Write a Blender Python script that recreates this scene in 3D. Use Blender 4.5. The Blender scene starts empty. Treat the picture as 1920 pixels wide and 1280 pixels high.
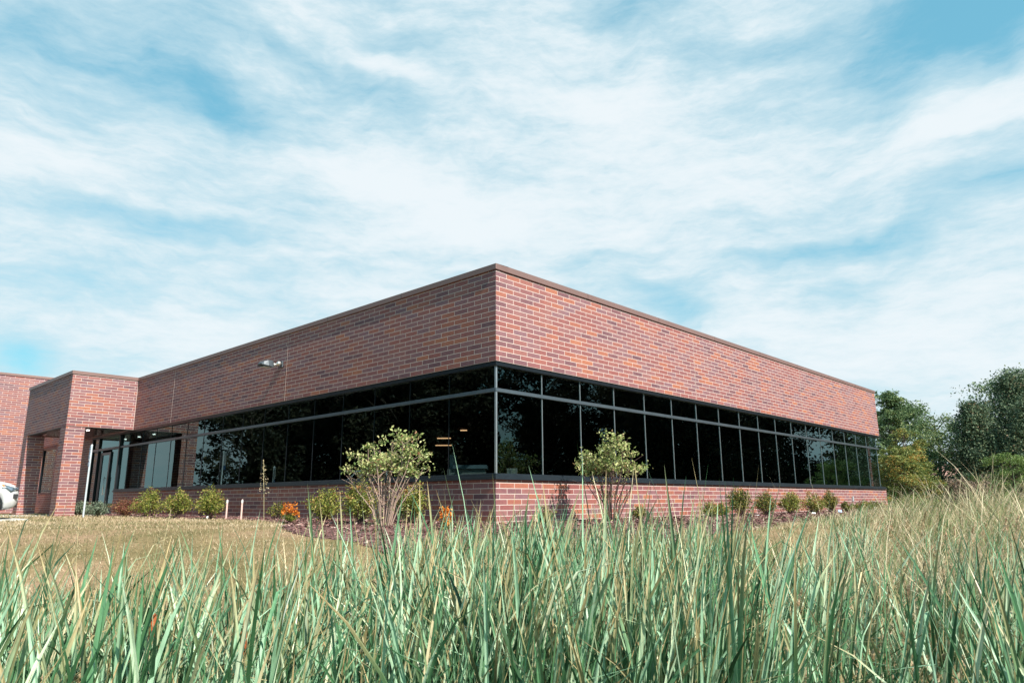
import bpy, bmesh, math, random
import numpy as np
from mathutils import Vector, Matrix

R = math.radians
rng = np.random.default_rng(7)
scene = bpy.context.scene
col = scene.collection

# ------------------------------------------------------------------ camera (eye is the origin, ground lies below it)
F_PX, PITCH, ROLL = 1321.0, 0.2222, -0.0051
cam_d = bpy.data.cameras.new("camera"); cam = bpy.data.objects.new("camera", cam_d); col.objects.link(cam)
cam_d.sensor_width = 36.0; cam_d.lens = 36.0 * F_PX / 1920.0; cam_d.clip_start = 0.05; cam_d.clip_end = 3000
fwd = Vector((0, math.cos(PITCH), math.sin(PITCH)))
rt0 = Vector((1, 0, 0)); up0 = Vector((0, -math.sin(PITCH), math.cos(PITCH)))
c_, s_ = math.cos(ROLL), math.sin(ROLL)
rt = rt0 * c_ + up0 * s_; up = up0 * c_ - rt0 * s_
cam.matrix_world = Matrix(((rt.x, up.x, -fwd.x, 0), (rt.y, up.y, -fwd.y, 0), (rt.z, up.z, -fwd.z, 0), (0, 0, 0, 1)))
scene.camera = cam

# ------------------------------------------------------------------ light
SUN_AZ, SUN_EL = 137.2, 43.0       # azimuth clockwise from +Y
world = bpy.data.worlds.new("World"); scene.world = world; world.use_nodes = True
sun_d = bpy.data.lights.new("sun", 'SUN'); sun_d.energy = 5.0; sun_d.angle = R(0.53); sun_d.color = (1.0, 0.94, 0.86)
sun = bpy.data.objects.new("sun", sun_d); col.objects.link(sun)
sd = Vector((math.sin(R(SUN_AZ)) * math.cos(R(SUN_EL)), math.cos(R(SUN_AZ)) * math.cos(R(SUN_EL)), math.sin(R(SUN_EL))))
sun.rotation_euler = sd.to_track_quat('Z', 'Y').to_euler()
sun.location = (20, -20, 40)
scene.view_settings.view_transform = 'Standard'; scene.view_settings.look = 'None'
scene.view_settings.exposure = 0.68; scene.view_settings.gamma = 1.0

class NT:
    """small helper for node trees"""
    def __init__(s, tree): s.t = tree; s.n = tree.nodes; s.l = tree.links
    def new(s, k, **kw):
        n = s.n.new(k)
        for a, b in kw.items(): setattr(n, a, b)
        return n
    def put(s, sock, v):
        if isinstance(v, bpy.types.NodeSocket): s.l.new(v, sock)
        elif v is not None: sock.default_value = v
    def m(s, op, a, b=None, c=None, clamp=False):
        n = s.new('ShaderNodeMath', operation=op, use_clamp=clamp)
        for i, v in enumerate((a, b, c)): s.put(n.inputs[i], v)
        return n.outputs[0]
    def vm(s, op, a, b=None):
        n = s.new('ShaderNodeVectorMath', operation=op); s.put(n.inputs[0], a); s.put(n.inputs[1], b); return n.outputs[0]
    def noise(s, vec, scale, detail=4, rough=.55, dist=0.0, out=0):
        n = s.new('ShaderNodeTexNoise'); s.put(n.inputs['Vector'], vec)
        n.inputs['Scale'].default_value = scale; n.inputs['Detail'].default_value = detail
        n.inputs['Roughness'].default_value = rough; n.inputs['Distortion'].default_value = dist
        return n.outputs[out]
    def ramp(s, fac, stops, interp='LINEAR'):
        n = s.new('ShaderNodeValToRGB'); s.put(n.inputs[0], fac); cr = n.color_ramp; cr.interpolation = interp
        while len(cr.elements) < len(stops): cr.elements.new(0.5)
        for e, (p, c) in zip(cr.elements, stops): e.position = p; e.color = (c[0], c[1], c[2], 1)
        return n.outputs[0]
    def mix(s, fac, a, b, mode='MIX'):
        n = s.new('ShaderNodeMix', data_type='RGBA', blend_type=mode)
        s.put(n.inputs[0], fac)
        for i, v in ((6, a), (7, b)):
            if isinstance(v, (tuple, list)): v = (v[0], v[1], v[2], 1)
            s.put(n.inputs[i], v)
        return n.outputs[2]
    def smooth(s, v, lo, hi):
        n = s.new('ShaderNodeMapRange', interpolation_type='SMOOTHSTEP'); s.put(n.inputs[0], v)
        n.inputs[1].default_value = lo; n.inputs[2].default_value = hi
        return n.outputs[0]

# sky with thin high cloud, all in sky directions
w = NT(world.node_tree); w.n.clear()
sky = w.new('ShaderNodeTexSky', sky_type='NISHITA'); sky.sun_disc = False
sky.sun_elevation = R(SUN_EL); sky.sun_rotation = R(SUN_AZ); sky.air_density = 1.0; sky.dust_density = 0.6; sky.ozone_density = 1.0
tc = w.new('ShaderNodeTexCoord').outputs['Generated']
sep = w.new('ShaderNodeSeparateXYZ'); w.put(sep.inputs[0], tc)
az = w.m('ARCTAN2', sep.outputs[0], sep.outputs[1]); el = w.m('ARCSINE', sep.outputs[2])
cx = w.new('ShaderNodeCombineXYZ'); w.put(cx.inputs[0], az); w.put(cx.inputs[1], el); P0 = cx.outputs[0]
wv = w.vm('SUBTRACT', w.noise(P0, 4.0, 4, .6, 0, 1), (0.5, 0.5, 0.5))
sw = w.new('ShaderNodeVectorMath', operation='SCALE'); w.put(sw.inputs[0], wv); sw.inputs[3].default_value = 0.13
PW = w.vm('ADD', P0, sw.outputs[0])
sepw = w.new('ShaderNodeSeparateXYZ'); w.put(sepw.inputs[0], PW)
SKY_PATCH = [  # azimuth, elevation, half sizes in degrees, tilt, strength (+ clears to blue, - thickens)
    (-25.1, 29.2, 9.9, 1.9, -8, 0.90), (-16.2, 35.0, 9.1, 2.0, 0, 0.45), (-33.1, 31.9, 9.1, 2.3, 0, 0.40), (-23.8, 28.5, 5.3, 1.5, -20, 0.50),
    (-12.3, 32.0, 5.6, 1.3, -15, 0.50), (-29.4, 19.5, 7.1, 1.0, 0, 0.75), (-36.1, 10.0, 2.3, 1.4, -20, 0.80), (-32.6, 14.6, 7.8, 1.5, 0, 0.35),
    (-38.6, 30.1, 2.7, 1.9, 0, 0.40), (37.2, 31.8, 6.6, 2.5, -10, 1.70), (38.2, 28.3, 3.3, 1.3, -15, 0.70), (30.2, 30.3, 5.4, 2.0, -25, 0.55),
    (37.3, 20.8, 4.4, 1.1, 5, 0.65), (25.7, 18.3, 7.8, 0.9, 4, 0.65), (13.3, 15.1, 3.0, 1.1, -30, 0.60), (20.8, 34.2, 9.4, 1.7, 0, 0.50),
    (11.0, 37.3, 6.7, 1.4, 0, 0.40), (-4.7, 34.1, 5.8, 2.2, 0, 0.10), (-14.2, 26.1, 14.7, 2.4, -12, -0.70), (-18.9, 35.0, 4.0, 1.1, -20, -0.50),
    (-12.4, 34.0, 8.4, 1.1, -25, -0.60), (13.4, 25.3, 18.6, 3.6, 0, -0.25), (18.7, 34.9, 7.0, 2.1, 0, -0.20), (35.1, 25.1, 5.4, 1.5, 10, -0.50),
    (28.2, 11.5, 13.7, 2.3, 0, -0.30), (1.9, 22.2, 18.4, 2.1, 5, -0.25), (-35.1, 21.8, 7.9, 2.4, 0, -0.40), (6.8, 31.7, 8.5, 3.4, 0, -0.40),
    (-11.4, 13.4, 12.9, 3.4, 0, -0.20)
]
cover = None
for (a0, e0, ra, re, tilt, wt) in SKY_PATCH:
    ct, st = math.cos(R(tilt)), math.sin(R(tilt))
    da = w.m('SUBTRACT', sepw.outputs[0], R(a0)); de = w.m('SUBTRACT', sepw.outputs[1], R(e0))
    u = w.m('ADD', w.m('MULTIPLY', da, ct / R(ra)), w.m('MULTIPLY', de, st / R(ra)))
    v = w.m('ADD', w.m('MULTIPLY', da, -st / R(re)), w.m('MULTIPLY', de, ct / R(re)))
    g = w.m('EXPONENT', w.m('MULTIPLY', w.m('ADD', w.m('MULTIPLY', u, u), w.m('MULTIPLY', v, v)), -1.0))
    g = w.m('MULTIPLY', g, -wt)
    cover = g if cover is None else w.m('ADD', cover, g)
def mapped(vec, rot, sc):
    n = w.new('ShaderNodeMapping'); w.put(n.inputs[0], vec); n.inputs[2].default_value = (0, 0, R(rot)); n.inputs[3].default_value = sc
    return n.outputs[0]
n1 = w.noise(mapped(PW, 18, (1.0, 3.0, 1)), 3.6, 10, .60, .0)
n2 = w.noise(mapped(PW, 28, (1.0, 3.6, 1)), 8.0, 10, .66, .0)
n3 = w.noise(mapped(P0, -14, (1.0, 4.2, 1)), 15.0, 9, .70, .0)
nn = w.m('ADD', w.m('ADD', w.m('MULTIPLY', w.m('SUBTRACT', n1, .5), 1.35), w.m('MULTIPLY', w.m('SUBTRACT', n2, .5), 1.15)), w.m('MULTIPLY', w.m('SUBTRACT', n3, .5), .80))
cv = w.m('ADD', w.m('ADD', cover, nn), 0.72)
away = w.m('MULTIPLY', w.m('SUBTRACT', 1.0, w.smooth(sep.outputs[1], -0.15, 0.35)), 0.9)      # unseen sky behind and overhead made clearer, to lower ambient and deepen shadows
high = w.m('MULTIPLY', w.smooth(el, R(42), R(62)), 0.9)
cv = w.m('ADD', cv, w.m('MULTIPLY', w.m('SUBTRACT', 1.0, w.smooth(el, R(3), R(24))), .22))
cv = w.m('SUBTRACT', cv, w.m('MAXIMUM', away, high))
alpha = w.m('MULTIPLY', w.smooth(cv, -0.50, 1.05), 0.96)
blue = w.mix(1.0, sky.outputs[0], (0.80, 1.35, 1.15), 'MULTIPLY')
blue = w.mix(w.m('MULTIPLY', w.m('SUBTRACT', 1.0, w.m('MAXIMUM', away, high)), 0.62), blue, (1.45, 4.0, 5.35))
thick = w.smooth(cv, 0.45, 1.35)
cloudc = w.mix(thick, (4.3, 5.5, 6.0), (5.9, 6.35, 6.6))
bg = w.new('ShaderNodeBackground'); w.put(bg.inputs[0], w.mix(alpha, blue, cloudc)); bg.inputs[1].default_value = 0.093
wo = w.new('ShaderNodeOutputWorld'); w.l.new(bg.outputs[0], wo.inputs[0])

# ------------------------------------------------------------------ materials
def new_mat(name):
    m = bpy.data.materials.new(name); m.use_nodes = True; t = NT(m.node_tree); t.n.clear()
    out = t.new('ShaderNodeOutputMaterial'); bs = t.new('ShaderNodeBsdfPrincipled'); t.l.new(bs.outputs[0], out.inputs[0])
    return m, t, bs, out
def plain(name, c, rough=.5, metal=0.0, var=.12, scale=3.0, bump=0.0, spec=.5, bscale=40):
    m, t, b, _ = new_mat(name)
    o = t.new('ShaderNodeTexCoord').outputs['Object']
    n = t.noise(o, scale, 6, .6)
    lo = tuple(x * (1 - var) for x in c); hi = tuple(min(1, x * (1 + var)) for x in c)
    t.put(b.inputs['Base Color'], t.ramp(n, [(.3, lo), (.7, hi)]))
    b.inputs['Roughness'].default_value = rough; b.inputs['Metallic'].default_value = metal
    b.inputs['Specular IOR Level'].default_value = spec
    if bump:
        bn = t.new('ShaderNodeBump'); t.put(bn.inputs['Height'], t.noise(o, bscale, 5, .6)); bn.inputs['Strength'].default_value = bump
        bn.inputs['Distance'].default_value = 0.02; t.l.new(bn.outputs[0], b.inputs['Normal'])
    return m
def leafy(name, stops, trans=.35, rough=.5, tips=None, spec=.35):
    """leaf material: colour varies from leaf to leaf through the mesh attribute rnd"""
    m, t, b, out = new_mat(name)
    at = t.new('ShaderNodeAttribute', attribute_name='rnd').outputs['Fac']
    c = t.ramp(at, stops)
    if tips:
        tt = t.new('ShaderNodeAttribute', attribute_name='tip').outputs['Fac']
        r2 = t.m('FRACT', t.m('MULTIPLY', at, 37.7))
        edge = t.m('MULTIPLY', t.smooth(tt, .72, 1.0), t.smooth(r2, .35, .75))
        c = t.mix(edge, c, tips)
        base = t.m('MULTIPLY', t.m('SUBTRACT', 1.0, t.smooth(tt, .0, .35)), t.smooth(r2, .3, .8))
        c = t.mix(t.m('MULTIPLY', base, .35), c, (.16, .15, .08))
    if tips:
        oc = t.new('ShaderNodeTexCoord').outputs['Object']
        c = t.mix(1.0, c, t.ramp(t.noise(mapped_t(t, oc, (60, 60, 3)), 1.0, 4, .65), [(.28, (.62, .66, .60)), (.72, (1.28, 1.24, 1.22))]), 'MULTIPLY')
    t.put(b.inputs['Base Color'], c); b.inputs['Roughness'].default_value = rough; b.inputs['Specular IOR Level'].default_value = spec
    tr = t.new('ShaderNodeBsdfTranslucent'); t.put(tr.inputs[0], c)
    mx = t.new('ShaderNodeMixShader'); mx.inputs[0].default_value = trans
    t.l.new(b.outputs[0], mx.inputs[1]); t.l.new(tr.outputs[0], mx.inputs[2]); t.l.new(mx.outputs[0], out.inputs[0])
    return m

BW, BH = 0.4064, 0.1016
def brick_mat():
    m, t, b, _ = new_mat('norman_brick')
    uv = t.new('ShaderNodeUVMap', uv_map='wall').outputs[0]
    br = t.new('ShaderNodeTexBrick'); t.put(br.inputs['Vector'], uv)
    br.offset = 0.5; br.offset_frequency = 2; br.squash = 1
    for k, v in (('Scale', 1.0), ('Mortar Size', 0.0066), ('Mortar Smooth', 0.15), ('Bias', 0.0), ('Brick Width', BW), ('Row Height', BH)):
        br.inputs[k].default_value = v
    br.inputs['Color1'].default_value = (0, 0, 0, 1); br.inputs['Color2'].default_value = (1, 1, 1, 1); br.inputs['Mortar'].default_value = (.5, .5, .5, 1)
    g = t.new('ShaderNodeRGBToBW'); t.l.new(br.outputs['Color'], g.inputs[0])
    big = t.noise(uv, .55, 3, .5)
    val = t.m('ADD', g.outputs[0], t.m('MULTIPLY', t.m('SUBTRACT', big, .5), .35), clamp=True)
    c = t.ramp(val, [(0.0, (.145, .066, .080)), (.14, (.22, .090, .095)), (.30, (.265, .085, .075)), (.45, (.21, .108, .125)),
                     (.60, (.30, .098, .078)), (.74, (.245, .118, .125)), (.90, (.315, .104, .074)), (1.0, (.37, .13, .075))])
    fine = t.noise(uv, 55, 4, .65); mid = t.noise(uv, 9, 4, .6)
    c = t.mix(1.0, c, t.ramp(fine, [(.25, (.78, .78, .78)), (.75, (1.18, 1.18, 1.18))]), 'MULTIPLY')
    c = t.mix(1.0, c, t.ramp(mid, [(.25, (.86, .86, .88)), (.75, (1.12, 1.10, 1.08))]), 'MULTIPLY')
    mort = t.mix(t.noise(uv, 6, 4, .6), (.52, .41, .37), (.65, .53, .48))
    c = t.mix(br.outputs['Fac'], c, mort)
    st = t.m('MULTIPLY', t.smooth(t.noise(mapped_t(t, uv, (1.4, .25, 1)), 2.2, 5, .6), .52, .8), .15)
    c = t.mix(st, c, (.42, .34, .31))
    t.put(b.inputs['Base Color'], c); b.inputs['Roughness'].default_value = .62
    b.inputs['Specular IOR Level'].default_value = .45
    bn = t.new('ShaderNodeBump'); bn.inputs['Distance'].default_value = .006; bn.inputs['Strength'].default_value = .6
    h = t.m('ADD', t.m('MULTIPLY', br.outputs['Fac'], -1.0), t.m('MULTIPLY', fine, .25)); t.put(bn.inputs['Height'], h)
    t.l.new(bn.outputs[0], b.inputs['Normal'])
    return m
def mapped_t(t, vec, sc):
    n = t.new('ShaderNodeMapping'); t.put(n.inputs[0], vec); n.inputs[3].default_value = sc; return n.outputs[0]

def glass_mat(name, tint, refl=(.72, 1.0, 1.0), ior=1.68, wav=0.0):
    m, t, b, out = new_mat(name); t.n.remove(b)
    gl = t.new('ShaderNodeBsdfGlossy'); gl.inputs['Color'].default_value = (*refl, 1); gl.inputs['Roughness'].default_value = 0.0
    tr = t.new('ShaderNodeBsdfTransparent'); tr.inputs[0].default_value = (*tint, 1)
    fr = t.new('ShaderNodeFresnel'); fr.inputs[0].default_value = ior
    if wav:
        o = t.new('ShaderNodeTexCoord').outputs['Object']
        bn = t.new('ShaderNodeBump'); bn.inputs['Strength'].default_value = wav; bn.inputs['Distance'].default_value = .01
        t.put(bn.inputs['Height'], t.noise(o, 1.1, 2, .4)); t.l.new(bn.outputs[0], gl.inputs['Normal'])
    ge = t.new('ShaderNodeNewGeometry')
    mx = t.new('ShaderNodeMixShader'); t.put(mx.inputs[0], t.m('MULTIPLY', fr.outputs[0], t.m('SUBTRACT', 1.0, ge.outputs['Backfacing']))); t.l.new(tr.outputs[0], mx.inputs[1]); t.l.new(gl.outputs[0], mx.inputs[2])
    t.l.new(mx.outputs[0], out.inputs[0])
    return m

M = {}
M['brick'] = brick_mat()
M['coping'] = plain('coping_metal', (.25, .145, .128), .42, .35, .08, .8)
M['coping_seam'] = plain('coping_seam', (.07, .05, .048), .5, .3)
M['joint'] = plain('joint_sealant', (.42, .31, .28), .8)
M['dark'] = plain('dark_anodised', (.016, .020, .026), .35, .5, .15)
M['sill'] = plain('sill_metal', (.030, .042, .056), .38, .5, .15)
M['rail'] = plain('rail_metal', (.15, .18, .21), .35, .7, .1)
M['mull'] = plain('mullion_metal', (.40, .43, .46), .35, .7, .1)
M['glass'] = glass_mat('tinted_glass', (.42, .47, .48), wav=.06)
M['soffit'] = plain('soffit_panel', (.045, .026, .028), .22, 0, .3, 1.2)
M['roof'] = plain('roof_membrane', (.3, .3, .3), .9)
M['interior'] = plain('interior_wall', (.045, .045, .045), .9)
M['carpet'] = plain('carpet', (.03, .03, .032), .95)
M['desk'] = plain('desk_laminate', (.85, .82, .72), .5)
M['desktop'] = plain('desk_top', (.50, .62, .66), .3)
M['concrete'] = plain('concrete', (.55, .52, .48), .85, 0, .12, 2.5, .3)
M['asphalt'] = plain('asphalt', (.055, .055, .058), .9, 0, .2, 6, .5)
M['paint_white'] = plain('road_paint', (.75, .75, .74), .7)
M['car_white'] = plain('car_paint_white', (.58, .58, .58), .22, 0, .01, 1, 0, .6)
M['car_silver'] = plain('car_paint_silver', (.45, .46, .48), .25, .6, .02)
M['rubber'] = plain('tyre_rubber', (.02, .02, .021), .85)
M['rim'] = plain('alloy', (.45, .46, .48), .3, .9)
M['carglass'] = glass_mat('car_glass', (.3, .32, .32), (.9, .95, 1), 1.5)
M['lampglass'] = plain('headlight_lens', (.16, .22, .28), .08, .3, .5, 9)
M['amber'] = plain('amber_lens', (.75, .22, .05), .2)
M['red'] = plain('red_lens', (.5, .02, .02), .2)
M['trim'] = plain('black_trim', (.02, .02, .022), .6)
M['galv'] = plain('galvanised', (.52, .56, .60), .45, .4, .1, 8)
M['sign_blue'] = plain('sign_blue', (.03, .16, .42), .4)
M['sign_white'] = plain('sign_white', (.72, .78, .82), .4)
M['lampbody'] = plain('lamp_body', (.07, .085, .10), .45, .2)
M['chrome'] = plain('bright_knuckle', (.62, .60, .56), .25, .8)
M['stake'] = plain('pink_stake', (.80, .52, .46), .7)
M['tag'] = plain('plant_tag', (.80, .80, .78), .5)
M['bluetag'] = plain('blue_tag', (.35, .52, .72), .5)
M['bark'] = plain('bark', (.085, .065, .05), .9, 0, .35, 12, .6)
M['twig'] = plain('pale_twig', (.36, .25, .20), .8, 0, .3, 20)
M['twigdark'] = plain('dark_twig', (.12, .07, .06), .8, 0, .3, 20)
M['rooftile'] = plain('house_roof', (.36, .21, .17), .9, 0, .15, 8)
M['housewall'] = plain('house_wall', (.20, .12, .10), .9)
M['cattail'] = plain('cattail_spike', (.34, .085, .022), .85, 0, .25, 60, .5)
M['wood'] = plain('interior_wood', (.2, .13, .08), .6)
def emis(name, c, s):
    m, t, b, _ = new_mat(name); b.inputs['Base Color'].default_value = (.8, .8, .8, 1)
    b.inputs['Emission Color'].default_value = (*c, 1); b.inputs['Emission Strength'].default_value = s; return m
M['warm'] = emis('warm_lamp', (1, .50, .24), 3.2)
M['white_lamp'] = emis('white_lamp', (1, .93, .85), 4.0)

# foliage
M['reed'] = leafy('cattail_leaf', [(0, (.015, .048, .018)), (.25, (.045, .13, .052)), (.5, (.13, .29, .145)), (.74, (.38, .58, .40)), (.90, (.64, .72, .52)), (1, (.86, .64, .40))], .14, .42, (.52, .38, .20), .6)
M['grassg'] = leafy('meadow_blade', [(0, (.02, .065, .022)), (.35, (.07, .17, .055)), (.62, (.18, .27, .10)), (.8, (.46, .39, .23)), (1, (.66, .54, .36))], .22, .5)
M['straw'] = leafy('straw', [(0, (.26, .22, .11)), (.35, (.46, .35, .20)), (.7, (.66, .52, .35)), (1, (.50, .28, .17))], .35, .6)
M['lawn'] = leafy('lawn_blade', [(0, (.15, .17, .07)), (.3, (.34, .28, .15)), (.65, (.54, .41, .26)), (1, (.70, .56, .40))], .3, .7)
M['spirea'] = leafy('spirea_leaf', [(0, (.07, .11, .02)), (.4, (.20, .25, .04)), (.75, (.38, .38, .09)), (1, (.50, .38, .12))], .35, .5)
M['spireadry'] = leafy('dry_flower_head', [(0, (.25, .11, .05)), (.5, (.45, .20, .09)), (1, (.55, .33, .15))], .3, .7)
M['juniper'] = leafy('juniper_leaf', [(0, (.06, .09, .05)), (.5, (.16, .21, .14)), (1, (.30, .33, .24))], .25, .6)
M['redleaf'] = leafy('barberry_leaf', [(0, (.10, .03, .025)), (.5, (.24, .08, .055)), (.85, (.32, .17, .08)), (1, (.30, .26, .08))], .3, .5)
M['box'] = leafy('dark_shrub_leaf', [(0, (.035, .06, .015)), (.4, (.10, .14, .025)), (.75, (.27, .25, .05)), (1, (.42, .33, .09))], .3, .5)
M['wildshrub'] = leafy('dogwood_leaf', [(0, (.11, .17, .05)), (.35, (.30, .37, .12)), (.75, (.50, .52, .22)), (.93, (.66, .60, .30)), (1, (.45, .20, .11))], .3, .4)
M['orange'] = leafy('orange_petal', [(0, (.55, .13, .02)), (.5, (.80, .26, .03)), (1, (.85, .40, .07))], .35, .6)
M['tree_green'] = leafy('maple_leaf', [(0, (.035, .075, .035)), (.5, (.11, .18, .075)), (.85, (.22, .30, .13)), (1, (.38, .42, .18))], .3, .5)
M['tree_yellow'] = leafy('yellowing_leaf', [(0, (.07, .11, .03)), (.45, (.17, .22, .06)), (.78, (.32, .32, .09)), (.92,(.50, .34, .09)), (1, (.58, .30, .08))], .3, .5)
M['tree_dark'] = leafy('pine_needle', [(0, (.035, .065, .04)), (.5, (.10, .155, .09)), (.9, (.20, .25, .13)), (1, (.32, .23, .14))], .2, .6)
M['tree_light'] = leafy('willow_leaf', [(0, (.06, .11, .03)), (.5, (.15, .24, .07)), (1, (.28, .36, .12))], .35, .5)
M['wood_leaf'] = leafy('woodland_leaf', [(0, (.015, .020, .012)), (.5, (.035, .040, .022)), (.9, (.07, .06, .03)), (1, (.10, .08, .04))], .2, .6)
M['tree_brown'] = leafy('dead_brush', [(0, (.10, .075, .055)), (.5, (.22, .17, .13)), (1, (.30, .20, .14))], .2, .7)

def ground_mat():
    m, t, b, _ = new_mat('lawn_ground')
    o = t.new('ShaderNodeTexCoord').outputs['Object']
    a = t.noise(o, .55, 6, .6); f = t.noise(o, 14, 6, .7); ff = t.noise(o, 70, 4, .7)
    c = t.ramp(a, [(.30, (.15, .14, .06)), (.48, (.30, .23, .125)), (.66, (.44, .30, .20))])
    c = t.mix(1.0, c, t.ramp(f, [(.25, (.55, .55, .5)), (.7, (1.25, 1.2, 1.15))]), 'MULTIPLY')
    c = t.mix(1.0, c, t.ramp(ff, [(.3, (.7, .7, .7)), (.7, (1.2, 1.2, 1.2))]), 'MULTIPLY')
    # soil under the cattails, coloured darker to stand in for shade between leaves
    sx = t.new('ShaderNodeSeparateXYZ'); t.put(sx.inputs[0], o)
    gap_shade = t.m('SUBTRACT', 1.0, t.smooth(t.m('ADD', sx.outputs[1], t.m('MULTIPLY', a, 2.0)), 7.0, 8.6))
    c = t.mix(gap_shade, c, t.ramp(f, [(.3, (.012, .014, .008)), (.7, (.045, .040, .022))]))
    t.put(b.inputs['Base Color'], c); b.inputs['Roughness'].default_value = .95; b.inputs['Specular IOR Level'].default_value = .1
    bn = t.new('ShaderNodeBump'); bn.inputs['Distance'].default_value = .05; bn.inputs['Strength'].default_value = .8
    t.put(bn.inputs['Height'], t.m('ADD', f, t.m('MULTIPLY', ff, .5))); t.l.new(bn.outputs[0], b.inputs['Normal'])
    return m
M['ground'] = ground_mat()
def mulch_mat():
    m, t, b, _ = new_mat('mulch')
    o = t.new('ShaderNodeTexCoord').outputs['Object']
    v = t.new('ShaderNodeTexVoronoi'); t.put(v.inputs['Vector'], mapped_t(t, o, (1, 2.4, 1))); v.inputs['Scale'].default_value = 16
    g = t.new('ShaderNodeRGBToBW'); t.l.new(v.outputs['Color'], g.inputs[0])
    c = t.ramp(g.outputs[0], [(.15, (.05, .022, .022)), (.5, (.13, .055, .05)), (.8, (.24, .12, .105)), (1, (.36, .22, .19))])
    t.put(b.inputs['Base Color'], c); b.inputs['Roughness'].default_value = .9
    bn = t.new('ShaderNodeBump'); bn.inputs['Distance'].default_value = .03; t.put(bn.inputs['Height'], g.outputs[0]); t.l.new(bn.outputs[0], b.inputs['Normal'])
    return m
M['mulch'] = mulch_mat()
M['chips'] = leafy('mulch_chip', [(0, (.05, .022, .022)), (.4, (.14, .06, .055)), (.75, (.25, .13, .115)), (.93, (.38, .24, .21)), (1, (.55, .42, .36))], .0, .8)

# ------------------------------------------------------------------ building frame of reference
A = 0.7534; CX, CY = -0.316, 13.478
UR = np.array([math.sin(A), math.cos(A)]); UL = np.array([-math.cos(A), math.sin(A)])
def W(l, r, z): return (CX + UL[0] * l + UR[0] * r, CY + UL[1] * l + UR[1] * r, z)
def LR(x, y):
    dx, dy = x - CX, y - CY
    return dx * UL[0] + dy * UL[1], dx * UR[0] + dy * UR[1]
def sstep(t):
    t = np.clip(t, 0, 1); return t * t * (3 - 2 * t)
def ground_z(x, y):
    x = np.asarray(x, float); y = np.asarray(y, float)
    t = sstep((13.6 - y) / 9.5)
    z = -0.45 - 1.18 * t
    z = z + 0.05 * t * np.sin(x * .9 + 1) * np.cos(y * 1.1) + .02 * np.sin(x * 2.3) * np.sin(y * 2.1 + 2) * t
    z = z + 0.0 * x
    return z

# ------------------------------------------------------------------ object helpers
def tag(o, label=None, cat=None, group=None, kind=None):
    if label: o['label'] = label
    if cat: o['category'] = cat
    if group: o['group'] = group
    if kind: o['kind'] = kind
    return o
def root(name, loc, label, cat, group=None, rz=0):
    o = bpy.data.objects.new(name, None); col.objects.link(o); o.location = loc; o.rotation_euler = (0, 0, rz); o.empty_display_size = .3
    return tag(o, label, cat, group)
def link(name, me, parent=None, shift=None):
    o = bpy.data.objects.new(name, me); col.objects.link(o)
    if parent is not None:
        o.parent = parent
    return o
def rootloc(p):
    while p is not None and p.parent is not None: p = p.parent
    return Vector(p.location) if p is not None else Vector((0, 0, 0))

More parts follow.
